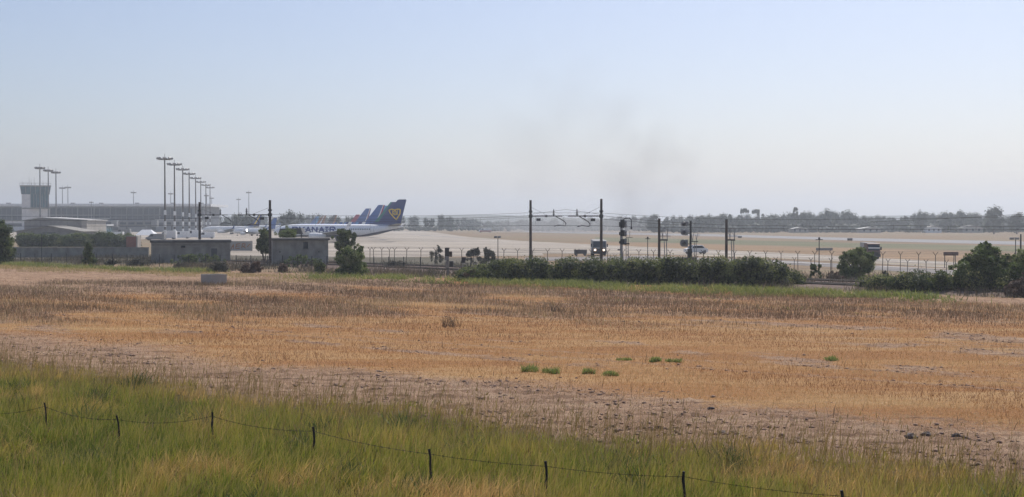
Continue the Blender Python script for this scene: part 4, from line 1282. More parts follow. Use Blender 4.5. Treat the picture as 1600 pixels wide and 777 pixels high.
def hut2():
    d = 166.0; x0, x1 = gx(424, d), gx(512, d); W = x1 - x0; h = gz(372.5, d)
    t = thing('concrete_hut', 'square stained concrete hut with an overhanging flat roof below the lettered airliner', 'hut', (x0, d, 0), .16)
    MB().box(0, W, 0, 5.5, 0, h - .28).build('wall', M['wall_weathered'], t)
    MB().box(-.25, W + .22, -.3, 5.8, h - .28, h).build('roof', M['concrete_dark'], t)
    MB().box(-.12, .18, -.08, .12, 0, h - .285).build('corner_pier', M['plaster'], t)
    w = MB().box(W * .56, W * .64, -.04, .05, h - 1.35, h - .5).build('window', M['glass_dark'], t)
    MB().box(W * .55, W * .65, -.1, -.045, h - 1.45, h - 1.36).build('sill', M['concrete_dark'], w)
    for x in (1.0, W - 1.3): MB().box(x, x + .18, -.03, .02, 1.7, 1.85).build('vent', M['roof_dark'], t)


hut1(); hut2()
d = 205.0
t = thing('roof_shelter', 'dark low shelter roof showing above the left half of the concrete hut', 'shelter', (gx(454, d), d, 0))
MB().prism([(-2.0, gz(366, d)), (-1.7, gz(357.5, d)), (1.6, gz(356.5, d)), (2.0, gz(366, d))], 'y', 0, 3).build('roof', M['roof_dark'], t)
for x in (-1.7, 1.7): MB().box(x - .08, x + .08, .1, .25, 0, gz(366, d)).build('leg', M['steel_dark'], t)

# sign with red lettering-like marks is only a pale board with red scrawl
d = 250.0
t = thing('banner_board', 'pale board scrawled with faded red marks right of the long low building', 'board', (gx(376, d), d, 0))
MB().box(-2.3, 2.3, 0, .12, gz(392, d), gz(377, d)).build('panel', M['plaster'], t)
sg = MB()
for pts in (((-1.9, .3), (-1.4, 1.25)), ((-1.4, 1.25), (-1.35, .3)), ((-1.8, .75), (-1.3, .8)), ((-1.0, .4), (-.8, 1.3)), ((-1.0, .85), (-.2, .95)), ((-.9, 1.25), (-.1, 1.4)), ((-.9, .4), (-.2, .5)), ((.2, .5), (.35, 1.4)), ((.35, 1.4), (.9, 1.35)), ((.9, 1.35), (.8, .9)), ((.8, .9), (.3, .9)), ((.45, .9), (1.0, .5)), ((1.2, .7), (1.9, 1.4))):
    (a, b), (c, e) = pts; z0 = gz(392, d)
    L = math.hypot(c - a, e - b); nx, nz = -(e - b) / L * .07, (c - a) / L * .07
    sg.prism([(a - nx, z0 + b - nz), (c - nx, z0 + e - nz), (c + nx, z0 + e + nz), (a + nx, z0 + b + nz)], 'y', -.03, -.004)
sg.build('red_marks', M['orange_brown'], t)
for x in (-2, 2): MB().box(x - .06, x + .06, .13, .25, 0, gz(376, d)).build('leg', M['steel'], t)

# low wall on the left in front of the dark hedge
d0 = 205.0
t = thing('boundary_wall', 'long low grey rendered wall in front of the dark hedge on the left', 'wall', (gx(-60, d0), d0, 0))
MB().box(0, gx(232, d0) - gx(-60, d0), 0, .3, 0, gz(387.5, d0)).build('wall', M['wall_weathered'], t)
MB().box(-.05, gx(232, d0) - gx(-60, d0) + .05, -.06, .36, gz(387.5, d0), gz(387.5, d0) + .1).build('coping', M['concrete'], t)

# ------------------------------------------------------------------ fences
def wire_pts(a, b, sag, n=10):
    return [(a[0] + (b[0] - a[0]) * i / n, a[1] + (b[1] - a[1]) * i / n, a[2] + (b[2] - a[2]) * i / n - 4 * sag * (i / n) * (1 - i / n)) for i in range(n + 1)]


def y_fence(name, label, posts, h, strands, arm=0.45, m='steel_rust', r=.038, spread=True):
    """posts: list of (x,y); every post a part, every strand a part"""
    t = thing(name, label, 'fence', (posts[0][0], posts[0][1], 0))
    ox, oy = posts[0]
    mb = MB().rod((0, 0, 0), (0, 0, h - (arm * .8 if spread else 0)), r, n=6)
    if spread:
        z = h - arm * .85
        mb.rod((0, 0, z), (-arm * .62, 0, h), r * .8, n=5).rod((0, 0, z), (arm * .62, 0, h), r * .8, n=5)
    pm = mb.mesh('post', M[m])
    for i, (x, y) in enumerate(posts):
        link('post', pm, t, (x - ox, y - oy, 0), (random.uniform(-.03, .03), random.uniform(-.035, .035), random.uniform(-.3, .3)))
    for z, rr in strands:
        w = MB()
        w.tube([(x - ox, y - oy, z + random.uniform(-.02, .02)) for x, y in posts], rr, 4)
        w.build('wire', M['steel'], t)
    return t


def line_posts(pxs, da, db):
    n = len(pxs)
    x0, x1 = pxs[0], pxs[-1]
    out = []
    for px in pxs:
        q = (px - x0) / (x1 - x0)
        # straight line in plan between the two end points
        ax, ay = gx(x0, da), da; bx, by = gx(x1, db), db
        # solve for the point on the segment seen at px
        kx = (px - 800) / FOC
        den = (bx - ax) - kx * (by - ay)
        u = (kx * ay - ax) / den
        out.append((ax + (bx - ax) * u, ay + (by - ay) * u))
    return out


jit = lambda a, b, st: [p + random.uniform(-2, 2) for p in np.arange(a, b, st)]
st_ = [(.3, .012), (.8, .012), (1.3, .012), (1.75, .014)]
y_fence('perimeter_fence', 'tall perimeter fence with Y-topped posts along the apron and taxiway', line_posts([578, 583.5, 596.5, 609, 616, 635, 657.5, 680, 700, 721.5, 740, 763, 786.5, 809, 833, 855, 878, 901, 924, 949, 974, 999, 1022, 1047, 1074, 1100, 1123, 1148, 1172, 1197, 1221, 1247, 1273, 1300, 1326, 1352, 1379, 1407, 1435, 1462, 1490, 1520, 1552, 1590, 1630], 172, 138), 2.3, st_ + [(2.15, .012), (2.3, .012)])
y_fence('inner_fence', 'lower wire fence with short Y-topped posts just behind the long hedge on the right', line_posts([960] + jit(985, 1150, 26) + [1160, 1186, 1213, 1241, 1268, 1298, 1328, 1358, 1387, 1418, 1448, 1479, 1510, 1545, 1590], 146, 121), 1.95, [(.3, .01), (.8, .01), (1.25, .01), (1.6, .01)], m='steel_dark', arm=.36, r=.03)
y_fence('post_and_wire_fence', 'plain post and wire fence in front of the huts on the left', line_posts(jit(-40, 660, 24), 172, 150), 1.55, [(.3, .012), (.6, .012), (.9, .012), (1.2, .012), (1.5, .013)], m='steel_dark', spread=False, r=.05)

# foreground wire fence: bent iron stakes and barbed wire
tops = [(-45, 640), (68, 630), (181, 650), (330, 645), (489, 668), (670, 703), (853, 722), (1069, 738), (1318, 768), (1600, 800)]
lean = [(0, 0), (.10, 0), (.14, .0), (.03, 0), (.03, 0), (.10, 0), (.03, 0), (.03, 0), (0.02, 0), (0, 0)]
rad = [.022, .020, .022, .026, .026, .024, .026, .027, .026, .025]
fw = thing('wire_fence', 'sagging barbed wire fence on thin dark iron stakes in the foreground grass', 'fence', (0, 0, 0))
tp = []
for (px, py), (lx, ly), rr in zip(tops, lean, rad):
    Y = 4.52 / ((py - HZ) / FOC); X = gx(px, Y); zt = EYE - 4.52
    g = float(field_z(np.array([X]), np.array([Y]))[0])
    tp.append((X, Y, zt))
    st = MB()
    bx = X + lx * (zt - g); n = 7
    path = [(bx + (X - bx) * i / n + .012 * math.sin(i * 1.7 + px), Y + .01 * math.cos(i * 2.1 + px), g - .15 + (zt - g + .15) * i / n) for i in range(n + 1)]
    st.tube(path, [rr * (1.0 + .12 * math.sin(i * 2.3 + px)) for i in range(n + 1)], 7)
    st.build('stake', M['wood_post'], fw)
for lvl, sg in ((-.09, .14),):
    for a, b in zip(tp, tp[1:]):
        A_ = (a[0] + .03 * (lvl < -.3), a[1] - .035, a[2] + lvl); B_ = (b[0] + .03 * (lvl < -.3), b[1] - .035, b[2] + lvl)
        pts = wire_pts(A_, B_, sg * random.uniform(.5, 1.0) * (1.0 if a[0] < -6 else .45), 16)
        w = MB().tube(pts, .0045, 5)
        L = math.dist(A_, B_); nbarb = int(L / .22)
        for i in range(nbarb):
            u = (i + .5) / nbarb * 16; j = min(15, int(u)); f = u - j
            p = Vector(pts[j]).lerp(Vector(pts[j + 1]), f)
            w.rod(p + Vector((-.012, .01, -.03)), p + Vector((.012, -.01, .03)), .003, n=3).rod(p + Vector((.02, .01, -.022)), p + Vector((-.02, -.01, .022)), .003, n=3)
        w.build('barbed_wire', M['wood_post'], fw)

# ------------------------------------------------------------------ railway masts, signals, wires
def rail_mast(px, ytop, d, arm, label, yarm):
    """arm = +1 / -1: bracket to the right / left"""
    h = gz(ytop, d); za = gz(yarm, d)
    t = thing('catenary_mast', label, 'railway mast', (gx(px, d), d, 0), 0, 'overhead line masts')
    MB().rod((0, 0, 0), (0, 0, h), .20, .15, n=10).build('pole', M['steel_rust'], t, smooth=True)
    a = arm
    br = MB(); br.rod((0, 0, za), (a * 4.1, 0, za), .055, n=6)
    br.rod((0, 0, h - .9), (a * 2.2, 0, za + .1), .02, n=4)
    br.box(min(a * 1.9, a * 2.15), max(a * 1.9, a * 2.15), -.16, .16, za - .14, za + .14)
    bro = br.build('bracket_arm', M['steel_dark'], t)
    ins = MB()
    x0 = a * 3.0
    ins.rod((x0, 0, za), (x0, 0, za + .9), .09, .05, n=8)
    for z in (.2, .4, .6): ins.rod((x0, 0, za + z), (x0, 0, za + z + .07), .16, n=8)
    ins.build('insulator', M['steel_dark'], bro)
    reg = MB()   # curved registration arm
    pts = [(x0 + .3 * 1, 0, za - .05)] + [(x0 + .3 + 1.15 * math.sin(q * PI / 6) + .05 * q, 0, za - .1 - .42 * q * .5 - .08 * q) for q in range(1, 5)] + [(x0 + .6, 0, za - 1.15), (x0 + .05, 0, za - 1.3)]
    reg.tube(pts, .06, 6)
    reg.build('registration_arm', M['steel_dark'], bro)
    cl = MB().box(-.24 if a > 0 else -.24, .24, -.22, .22, za - .2, za + .2).box(-.22, .22, -.21, .21, za + .5, za + .72)
    cl.build('clamp', M['steel_dark'], t)
    MB().box(min(a * .75, a * 1.3), max(a * .75, a * 1.3), -.03, .03, za - .62, za - .28).build('number_plate', M['steel_dark'], t)
    return t, za


rail_mast(829, 313, 166, 1, 'left mast of the tall pair over the long hedge, arm pointing right', 338)
rail_mast(939.5, 311, 158, -1, 'right mast of the tall pair over the long hedge, arm pointing left, beside the truck', 338)
rail_mast(312, 316, 186, 1, 'left mast of the far pair, in front of the long low building', 336)
rail_mast(422, 313, 164, -1, 'mast at the left corner of the concrete hut, arm pointing left', 336)


def relay_mast(px, ytop, d, label):
    """short thick mast with a two-legged platform on its right"""
    h = gz(ytop, d)
    t = thing('switch_mast', label, 'railway mast', (gx(px, d), d, 0), 0, 'short masts with platforms')
    MB().rod((0, 0, 0), (0, 0, h), .17, .15, n=10).build('pole', M['steel_rust'], t, smooth=True)
    zp = gz(374, d); zt = gz(357.5, d); zm = gz(369, d)
    s = d / FOC
    fr = MB()
    for x in (5.5 * s, 12.5 * s): fr.rod((x, 0, zp), (x + .03, 0, zt), .05, n=5)
    fr.rod((4 * s, 0, zt), (14 * s, 0, zt), .04, n=5)
    fr.rod((2 * s, 0, zm), (18 * s, 0, zm), .04, n=5)
    fr.rod((5.5 * s, 0, zt), (12.5 * s, 0, zm), .03, n=4)
    fr.rod((1 * s, 0, zt - .1), (5.5 * s, 0, zm), .03, n=4)
    fr.build('guard_frame', M['steel'], t)
    MB().box(1.4 * s, 12.8 * s, -.35, .35, zp - .16, zp).build('platform', M['steel_dark'], t)
    for x0, x1 in ((8 * s, 9.5 * s), (11.5 * s, 13 * s)):
        MB().rod((x0, .1, zp - .1), (x1, .1, 0), .055, n=5).build('leg', M['steel'], t)
    return t


relay_mast(1030, 341.5, 150, 'short grey mast with a platform between the two railway signals')
relay_mast(1135, 343, 145, 'short grey mast with a platform right of the white car and the round signal boards')

# signal seen side-on with a stack of three hooded lamps
d = 143.0; s = d / FOC
t = thing('railway_signal', 'tall railway signal seen side-on with three stacked hooded lamps', 'signal', (gx(971, d), d, 0))
MB().rod((0, 0, 0), (0, 0, gz(343, d)), .17, .14, n=8).build('pole', M['steel'], t)
for y0, y1 in ((343, 357), (359, 370), (373, 383)):
    h = MB(); z1, z0 = gz(y0, d), gz(y1, d)
    h.box(-1.6 * s, 4.4 * s, -.24, .24, z0 + .05, z1 - .05)
    h.box(-3.6 * s, -2.02 * s, -.2, .2, z0 + .15, z1 - .25)
    ho = h.build('lamp_housing', M['steel_dark'], t, bevel=.05)
    hd = MB()
    for zz in (.32, .72): hd.rod((4.45 * s, 0, z0 + (z1 - z0) * zz), (8.0 * s, 0, z0 + (z1 - z0) * zz - .03), .2, .24, n=12, caps=True)
    hd.build('lamp_hood', M['steel'], ho)
br = MB().tube([(2 * s, 0, gz(343, d)), (9 * s, 0, gz(341, d)), (13 * s, 0, gz(341, d)), (15.5 * s, 0, gz(344, d)), (15.5 * s, 0, gz(355, d))], .05, 6)
br.box(14.2 * s, 16.8 * s, -.1, .1, gz(358.5, d), gz(355, d)); br.build('hook_arm', M['steel_dark'], t)
MB().box(-1 * s, 12 * s, -.4, .4, gz(382, d), gz(380, d)).box(7 * s, 17 * s, -.3, .3, gz(371.5, d), gz(370.8, d)).build('platform', M['steel_dark'], t)
ld = MB()
for x in (7.5 * s, 11 * s): ld.rod((x, 0, 0), (x - .4 * s, 0, gz(372, d)), .04, n=5)
for i in range(9): ld.rod((7.5 * s, 0, .35 + i * .33), (11 * s, 0, .35 + i * .33), .025, n=4)
ld.rod((13 * s, 0, gz(371, d)), (13 * s, 0, gz(361, d)), .035, n=4)
ld.build('ladder', M['steel'], t)
MB().box(-6 * s, 0, -.08, .08, gz(391.5, d), gz(389.5, d)).build('step', M['steel_dark'], t)

# signal with three round boards
d = 141.0; s = d / FOC
t = thing('railway_signal', 'railway signal carrying three round dark boards on its left and a ladder', 'signal', (gx(1079, d), d, 0))
MB().rod((0, 0, 0), (0, 0, gz(345, d)), .13, .11, n=8).box(-1.2 * s, 1.4 * s, -.15, .15, gz(353, d), gz(345.5, d)).build('pole', M['steel_dark'], t)
for cy, rr in ((350, 4.6), (363.3, 5.8), (380, 7.2)):
    z = gz(cy, d); x = -10.5 * s
    bd = MB().rod((x - .10, -.07, z), (x + .0, .05, z), rr * s * .78, n=22).build('signal_board', M['steel'], t)
    MB().rod((x, -.45, z), (x, -.05, z), .16, .2, n=12).build('lamp_hood', M['rubber_grey'], bd)
    bx = MB().box(x + 1.5 * s, x + 6 * s, -.25, .25, z - rr * s * .8, z + rr * s * .75).build('lamp_housing', M['steel'], bd)
    MB().rod((x + 3 * s, 0, z - .1), (0, 0, z - .1), .05, n=5).build('bracket', M['steel_dark'], bd)
MB().box(1.2 * s, 11 * s, -.35, .35, gz(378, d), gz(376.8, d)).build('platform', M['steel_dark'], t)
gf = MB()
for a, b in (((3, 377), (6, 358)), ((9, 377), (12.5, 358)), ((6, 358), (13, 358)), ((1, 367.5), (15, 367.5)), ((3, 377), (1.5, 366)), ((9.5, 377), (8, 367))):
    gf.rod((a[0] * s, 0, gz(a[1], d)), (b[0] * s, 0, gz(b[1], d)), .035, n=4)
gf.build('guard_frame', M['steel'], t)
ld = MB()
for x in (6 * s, 9 * s): ld.rod((x, 0, 0), (x, 0, gz(377, d)), .04, n=5)
for i in range(8): ld.rod((6 * s, 0, .35 + i * .4), (9 * s, 0, .35 + i * .4), .025, n=4)
ld.build('ladder', M['steel'], t)
MB().box(-4.5 * s, 1.8 * s, -.3, .3, gz(403, d), gz(388.5, d)).build('equipment_box', M['steel_dark'], t, bevel=.04)

# low relay cabinet and small poles
d = 145.0
t = thing('equipment_cabinet', 'low brown equipment box peeping over the hedge by the round signal boards', 'cabinet', (gx(1072, d), d, 0))
MB().box(-1.1, 1.1, -.4, .4, 0, gz(402.5, d)).build('body', M['steel_rust'], t, bevel=.03)
MB().box(-1.15, 1.15, -.45, .45, gz(402.5, d), gz(402, d)).build('lid', M['concrete'], t)


def small_pole(px, ytop, d, label, heads=(), cross=0.0, r=.06, name='pole_lamp', cat='pole'):
    h = gz(ytop, d)
    t = thing(name, label, cat, (gx(px, d), d, 0))
    MB().rod((0, 0, 0), (0, 0, h), r, r * .8, n=7).build('pole', M['steel_dark'], t)
    if cross:
        MB().box(-cross, cross, -.05, .05, h - .32, h - .24).box(-.1, .1, -.1, .1, h - .28, h - .02).build('crossbar', M['steel_dark'], t)
    for x in heads:
        MB().box(x - .22, x + .22, -.18, .18, h - .28, h).build('lamp_head', M['steel'], t, bevel=.03)
    return t


small_pole(778, 369, 180, 'thin lamp post with two small heads left of the tall mast pair', (-.32, .2))
small_pole(1012, 370, 165, 'thin pole with a small crossbar left of the short platform mast', (), .32)
small_pole(1280, 371, 150, 'thin pole with a small crossbar left of the round bush on the right', (), .42)
small_pole(1587, 371, 150, 'thin lamp post with two heads over the big tree at the right edge', (-.45, .15))
small_pole(65, 366, 175, 'thin bare pole standing in front of the dark hedge on the left', (), 0, .05)
small_pole(1595, 366, 170, 'short dark post close to the right edge, beside the two-headed lamp post', (), 0, .12)

# trackside boxes on posts in front of the hedge
d = 131.0; s = d / FOC
t = thing('signal_post', 'stubby trackside post carrying a jumble of dark boxes left of the long hedge', 'trackside post', (gx(700, d), d, 0))
MB().box(-1.8 * s, 1.4 * s, -.12, .12, 0, gz(398, d)).build('pole', M['concrete_dark'], t)
MB().box(-5.2 * s, 1.2 * s, -.22, .22, gz(407, d), gz(400.5, d)).build('box', M['steel'], t, bevel=.03)
MB().box(-4.8 * s, 1.8 * s, -.2, .2, gz(401, d), gz(387, d)).build('lamp_housing', M['steel_dark'], t, bevel=.04)
MB().box(2.0 * s, 6.6 * s, -.2, .2, gz(401.5, d), gz(393, d)).build('lamp_housing', M['steel_rust'], t, bevel=.04)
MB().box(2.2 * s, 8.5 * s, -.25, .25, gz(416.5, d), gz(408, d)).build('box', M['steel_dark'], t, bevel=.04)
MB().box(-4 * s, 1.2 * s, -.25, .25, gz(419, d), gz(408, d)).build('box', M['concrete'], t, bevel=.04, label='pale grey box')
t = thing('trackside_sign', 'small dark square sign on a thin post left of the long hedge', 'sign', (gx(724, 130), 130, 0))
MB().rod((-.05, 0, 0), (-.05, 0, gz(410, 130)), .04, n=6).build('pole', M['steel'], t)
MB().prism([(-.25, gz(411, 130)), (.17, gz(411, 130)), (.27, gz(402, 130)), (-.14, gz(402, 130))], 'y', -.06, .0).build('panel', M['steel_dark'], t)
t = thing('bent_stake', 'short leaning dark stake between the square sign and the long hedge', 'stake', (gx(734, 129), 129, 0))
MB().tube([(-.12, 0, gz(420, 129)), (.02, 0, gz(417, 129)), (.1, 0, gz(413.5, 129)), (.12, 0, gz(410, 129))], .06, 6).tube([(-.13, 0, 0), (-.12, 0, gz(420, 129))], .045, 6).build('pole', M['steel_dark'], t)

# airfield signs
def board_sign(px, y0, y1, wpx, d, label, posts, m='brown_paint'):
    s = d / FOC
    t = thing('airfield_sign', label, 'sign', (gx(px, d), d, 0))
    MB().box(-wpx / 2 * s, wpx / 2 * s, -.08, .08, gz(y1, d), gz(y0, d)).build('panel', M[m], t, bevel=.015)
    for p in posts: MB().rod((p * s, .14, 0), (p * s, .14, gz(y0 + 1, d)), .05, n=6).build('leg', M['steel_dark'], t)
board_sign(1486, 393.8, 399.5, 23, 158, 'dark brown name board on a post above the right hedge', (7.5, -9), 'brown_paint')
board_sign(1288, 387.5, 391.5, 26, 250, 'long low grey board lying along the orange grass beyond the taxiway', (-10, 10), 'steel')
board_sign(1328, 372.5, 376, 8, 395, 'tiny dark board beside the runway straight above the round bush', (-2, 2), 'steel_dark')
board_sign(1156, 369, 372, 6, 480, 'tiny dark board beside the runway right of the platform mast', (-2, 2), 'steel_dark')
t = thing('antenna_array', 'row of small white posts on the far grass at the right, below the tall trees', 'antenna', (gx(1511, 760), 760, 0))
for i in range(6): MB().rod((-2.7 + i * 1.05, 0, 0), (-2.7 + i * 1.05, 0, 2.0), .16, n=6).build('post', M['white_paint'], t)
MB().box(-3, 3, -.06, .06, 1.1, 1.3).build('crossbar', M['white_paint'], t)

# overhead wires, each strung through points given as (column, row) with its own distance
DIST = [(-60, 192), (312, 186), (422, 164), (640, 165), (829, 166), (939, 158), (1135, 145), (1360, 128), (1660, 108)]
def depth(px):
    for a, b in zip(DIST, DIST[1:]):
        if a[0] <= px <= b[0]: return a[1] + (b[1] - a[1]) * (px - a[0]) / (b[0] - a[0])
    return DIST[-1][1]
def wp(px, py, off=0.0):
    dd_ = depth(px) + off
    return Vector((gx(px, dd_), dd_, gz(py, dd_)))
def strung(pts, r, name, parent, m='steel_dark', off=0.0):
    P = []
    for a, b in zip(pts, pts[1:]):
        for i in range(8):
            u = i / 8
            P.append(wp(a[0] + (b[0] - a[0]) * u, a[1] + (b[1] - a[1]) * u + 1.0 * 4 * u * (1 - u) * (abs(b[0] - a[0]) > 120), off))
    P.append(wp(*pts[-1], off))
    return MB().tube(P, r, 5).build(name, M[m], parent)


cat = thing('overhead_line', 'railway overhead line of messenger and contact wire crossing the whole view', 'overhead line', (0, 0, 0))
mess = [(-55, 345), (312, 341), (422, 340), (640, 342.5), (829, 337), (939, 337), (1075, 349), (1220, 353), (1400, 352.5), (1655, 353)]
cont = [(-55, 353), (312, 352), (422, 351.5), (640, 352.5), (829, 352.5), (939, 353), (1075, 355), (1220, 357.5), (1400, 358), (1655, 358.5)]
strung(mess, .022, 'messenger_wire', cat); strung(cont, .026, 'contact_wire', cat)
def yat(pts, px):
    for a, b in zip(pts, pts[1:]):
        if a[0] <= px <= b[0]:
            u = (px - a[0]) / (b[0] - a[0])
            return a[1] + (b[1] - a[1]) * u + 4 * u * (1 - u) * (abs(b[0] - a[0]) > 120)
for px in range(20, 1640, 43):
    MB().rod(wp(px, yat(mess, px)), wp(px, yat(cont, px)), .014, n=4).build('dropper', M['steel_dark'], cat)
for nm, pts, off, lab in (('feeder_wire', [(-55, 338), (312, 336), (422, 335), (640, 337.5), (829, 332.5), (939, 333), (1135, 342.5), (1360, 342), (1655, 337)], .4, 'highest overhead wire, running from mast top to mast top'),
                          ('feeder_wire', [(422, 341), (640, 347), (829, 339)], 1.5, 'wire sagging between the concrete hut mast and the tall pair'),
                          ('feeder_wire', [(829, 335), (884, 327.5), (939, 335)], .3, 'short wire peaking over the insulators between the tall pair of masts'),
                          ('feeder_wire', [(939, 342), (973, 345), (1030, 350), (1073, 352)], .6, 'wire dropping from the right tall mast to the round signal boards'),
                          ('feeder_wire', [(1360, 347), (1655, 331)], 2.0, 'wire climbing towards the right edge in front of the far trees')):
    o = strung(pts, .018, nm, None, off=off)
    props(o, lab, 'wire')
# ------------------------------------------------------------------ foliage
def leaf_cloud(name, clumps, n, size, m, core=0.72, up=0.25, flat=1.0):
    """clumps: (K,4) centres and radii. n leaf quads spread through them, plus low-poly cores that hold the shade"""
    cl = np.asarray(clumps, dtype=np.float64)
    K = len(cl)
    wgt = cl[:, 3] ** 2; wgt /= wgt.sum()
    idx = rng.choice(K, n, p=wgt)
    d = rng.normal(0, 1, (n, 3)); d[:, 2] += up; d /= np.linalg.norm(d, axis=1)[:, None]
    rad = cl[idx, 3] * (1.10 - 0.48 * rng.random(n) ** 1.5) * np.where(rng.random(n) < 0.14, rng.uniform(1.0, 1.45, n), 1.0)
    p = cl[idx, :3] + d * rad[:, None] * np.array([1, 1, flat])
    nrm = d * 0.7 + rng.normal(0, 0.75, (n, 3)); nrm /= np.linalg.norm(nrm, axis=1)[:, None]
    ref = rng.normal(0, 1, (n, 3))
    a = np.cross(nrm, ref); a /= np.linalg.norm(a, axis=1)[:, None]
    b = np.cross(nrm, a)
    sz = size * rng.uniform(0.6, 1.35, n)[:, None]
    v = np.stack([p - a * sz * .5, p - b * sz * .32, p + a * sz * .5, p + b * sz * .32], 1).reshape(-1, 3)
    q = np.arange(n * 4).reshape(n, 4)
    ct = rng.random(K)
    tone = np.repeat(np.clip(0.65 * ct[idx] + 0.45 * rng.random(n) - .05, 0, 1), 4)
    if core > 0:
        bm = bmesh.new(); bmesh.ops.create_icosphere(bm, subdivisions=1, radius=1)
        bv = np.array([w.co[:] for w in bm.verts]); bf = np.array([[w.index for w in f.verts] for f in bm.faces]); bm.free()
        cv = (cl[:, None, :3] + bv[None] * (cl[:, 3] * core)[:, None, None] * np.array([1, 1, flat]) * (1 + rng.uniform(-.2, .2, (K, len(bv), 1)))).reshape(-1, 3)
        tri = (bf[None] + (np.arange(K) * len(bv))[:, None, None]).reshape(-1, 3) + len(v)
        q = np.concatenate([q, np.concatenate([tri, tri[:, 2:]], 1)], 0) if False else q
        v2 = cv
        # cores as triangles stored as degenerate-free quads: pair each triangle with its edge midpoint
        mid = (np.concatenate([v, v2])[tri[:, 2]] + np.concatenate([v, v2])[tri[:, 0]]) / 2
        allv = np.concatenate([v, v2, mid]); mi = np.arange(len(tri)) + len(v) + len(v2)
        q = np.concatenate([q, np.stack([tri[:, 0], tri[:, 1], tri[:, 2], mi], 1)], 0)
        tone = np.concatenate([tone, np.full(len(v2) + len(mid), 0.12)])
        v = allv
    return fast_mesh(name, v, q, m, tone=tone)


def dome(n, w, dp, h, r0, r1, base=0.0, seed=None, shape=1.0):
    """clump centres filling a half-ellipsoid of width w, depth dp, height h"""
    out = []
    for i in range(n):
        th = rng.uniform(0, 2 * PI); u = rng.random() ** 0.5; z = rng.random()
        k = math.sqrt(max(0, 1 - z ** 2)) ** shape
        r = rng.uniform(r0, r1)
        x = math.cos(th) * u * max(0.05, w / 2 * k - r * .7); y = math.sin(th) * u * max(0.05, dp / 2 * k - r * .7)
        out.append((x, y, base + r * .6 + z * max(0.0, h - base - 1.5 * r), r))
    out = [(x + rng.normal(0, .05) * w, y, max(base * .6 + .1, z + rng.normal(0, .04) * h), r_ * rng.uniform(.55, 1.25)) for x, y, z, r_ in out]
    # loose sprigs that break the outline
    for i in range(int(n * .9)):
        c_ = out[rng.integers(n)]
        k = rng.uniform(.8, 1.25) * c_[3]
        dx, dy, dz = rng.normal(0, 1, 3); L = math.sqrt(dx * dx + dy * dy + dz * dz); dz = abs(dz) * 1.3; k *= 1.15
        out.append((c_[0] + dx / L * k, c_[1] + dy / L * k, max(base + .1, c_[2] + dz / L * k), c_[3] * rng.uniform(.28, .5)))
    return out


M['leaf_dark'] = leaf_mat('dark evergreen leaves', [(0.0, (0.016, 0.030, 0.012)), (0.40, (0.068, 0.100, 0.028)), (0.75, (0.155, 0.190, 0.055)), (1.0, (0.24, 0.25, 0.10))], transl=0.35)
M['leaf_bramble'] = leaf_mat('bramble leaves', [(0.0, (0.014, 0.022, 0.010)), (0.40, (0.065, 0.088, 0.026)), (0.72, (0.170, 0.195, 0.055)), (1.0, (0.32, 0.30, 0.12))], transl=0.42)
M['leaf_olive'] = leaf_mat('olive green leaves', [(0.0, (0.024, 0.042, 0.016)), (0.40, (0.100, 0.148, 0.040)), (0.75, (0.21, 0.255, 0.08)), (1.0, (0.28, 0.285, 0.14))], transl=0.38)
M['leaf_grey'] = leaf_mat('thin greyish leaves', [(0.0, (0.06, 0.062, 0.045)), (0.6, (0.10, 0.095, 0.065)), (1.0, (0.15, 0.13, 0.09))], transl=0.2)
M['twig_brown'] = leaf_mat('dry brown brush', [(0.0, (0.09, 0.06, 0.045)), (0.6, (0.16, 0.10, 0.065)), (1.0, (0.24, 0.155, 0.095))], transl=0.15)
M['leaf_far'] = leaf_mat('far tree leaves', [(0.0, (0.020, 0.034, 0.020)), (0.6, (0.045, 0.064, 0.034)), (1.0, (0.085, 0.105, 0.05))], transl=0.2)


def bush(name, label, cat, px0, px1, ytop, ybase, m='leaf_dark', n=26, leaves=9000, size=.15, dp=None, r=(.28, .5), group=None, trunk=True, d=None, base=0.0, shape=.8, core=.62):
    d = d or FOC * EYE / (ybase - HZ)
    w = gx(px1, d) - gx(px0, d); h = gz(ytop, d)
    t = thing(name, label, cat, (gx((px0 + px1) / 2, d), d, 0), 0, group)
    dp = dp or w * .8
    n = int(n * 1.9); leaves = int(leaves * 1.25)
    cl = dome(n, w, dp, h, r[0] * w / 3 * .62, r[1] * w / 3 * .78, base=base, shape=shape)
    link('crown', leaf_cloud('crown', cl, leaves, size, M[m], core=core), t)
    if trunk:
        tk = MB()
        for i in range(4):
            a = rng.uniform(0, 2 * PI); e = rng.uniform(.15, .4) * w
            tk.tube([(0.05 * i, 0, -.05), (.3 * e * math.cos(a), .3 * e * math.sin(a), h * .3), (e * math.cos(a), e * math.sin(a), h * .62)], [.09, .06, .03], 6)
        tk.build('trunk', M['bark'], t)
    return t


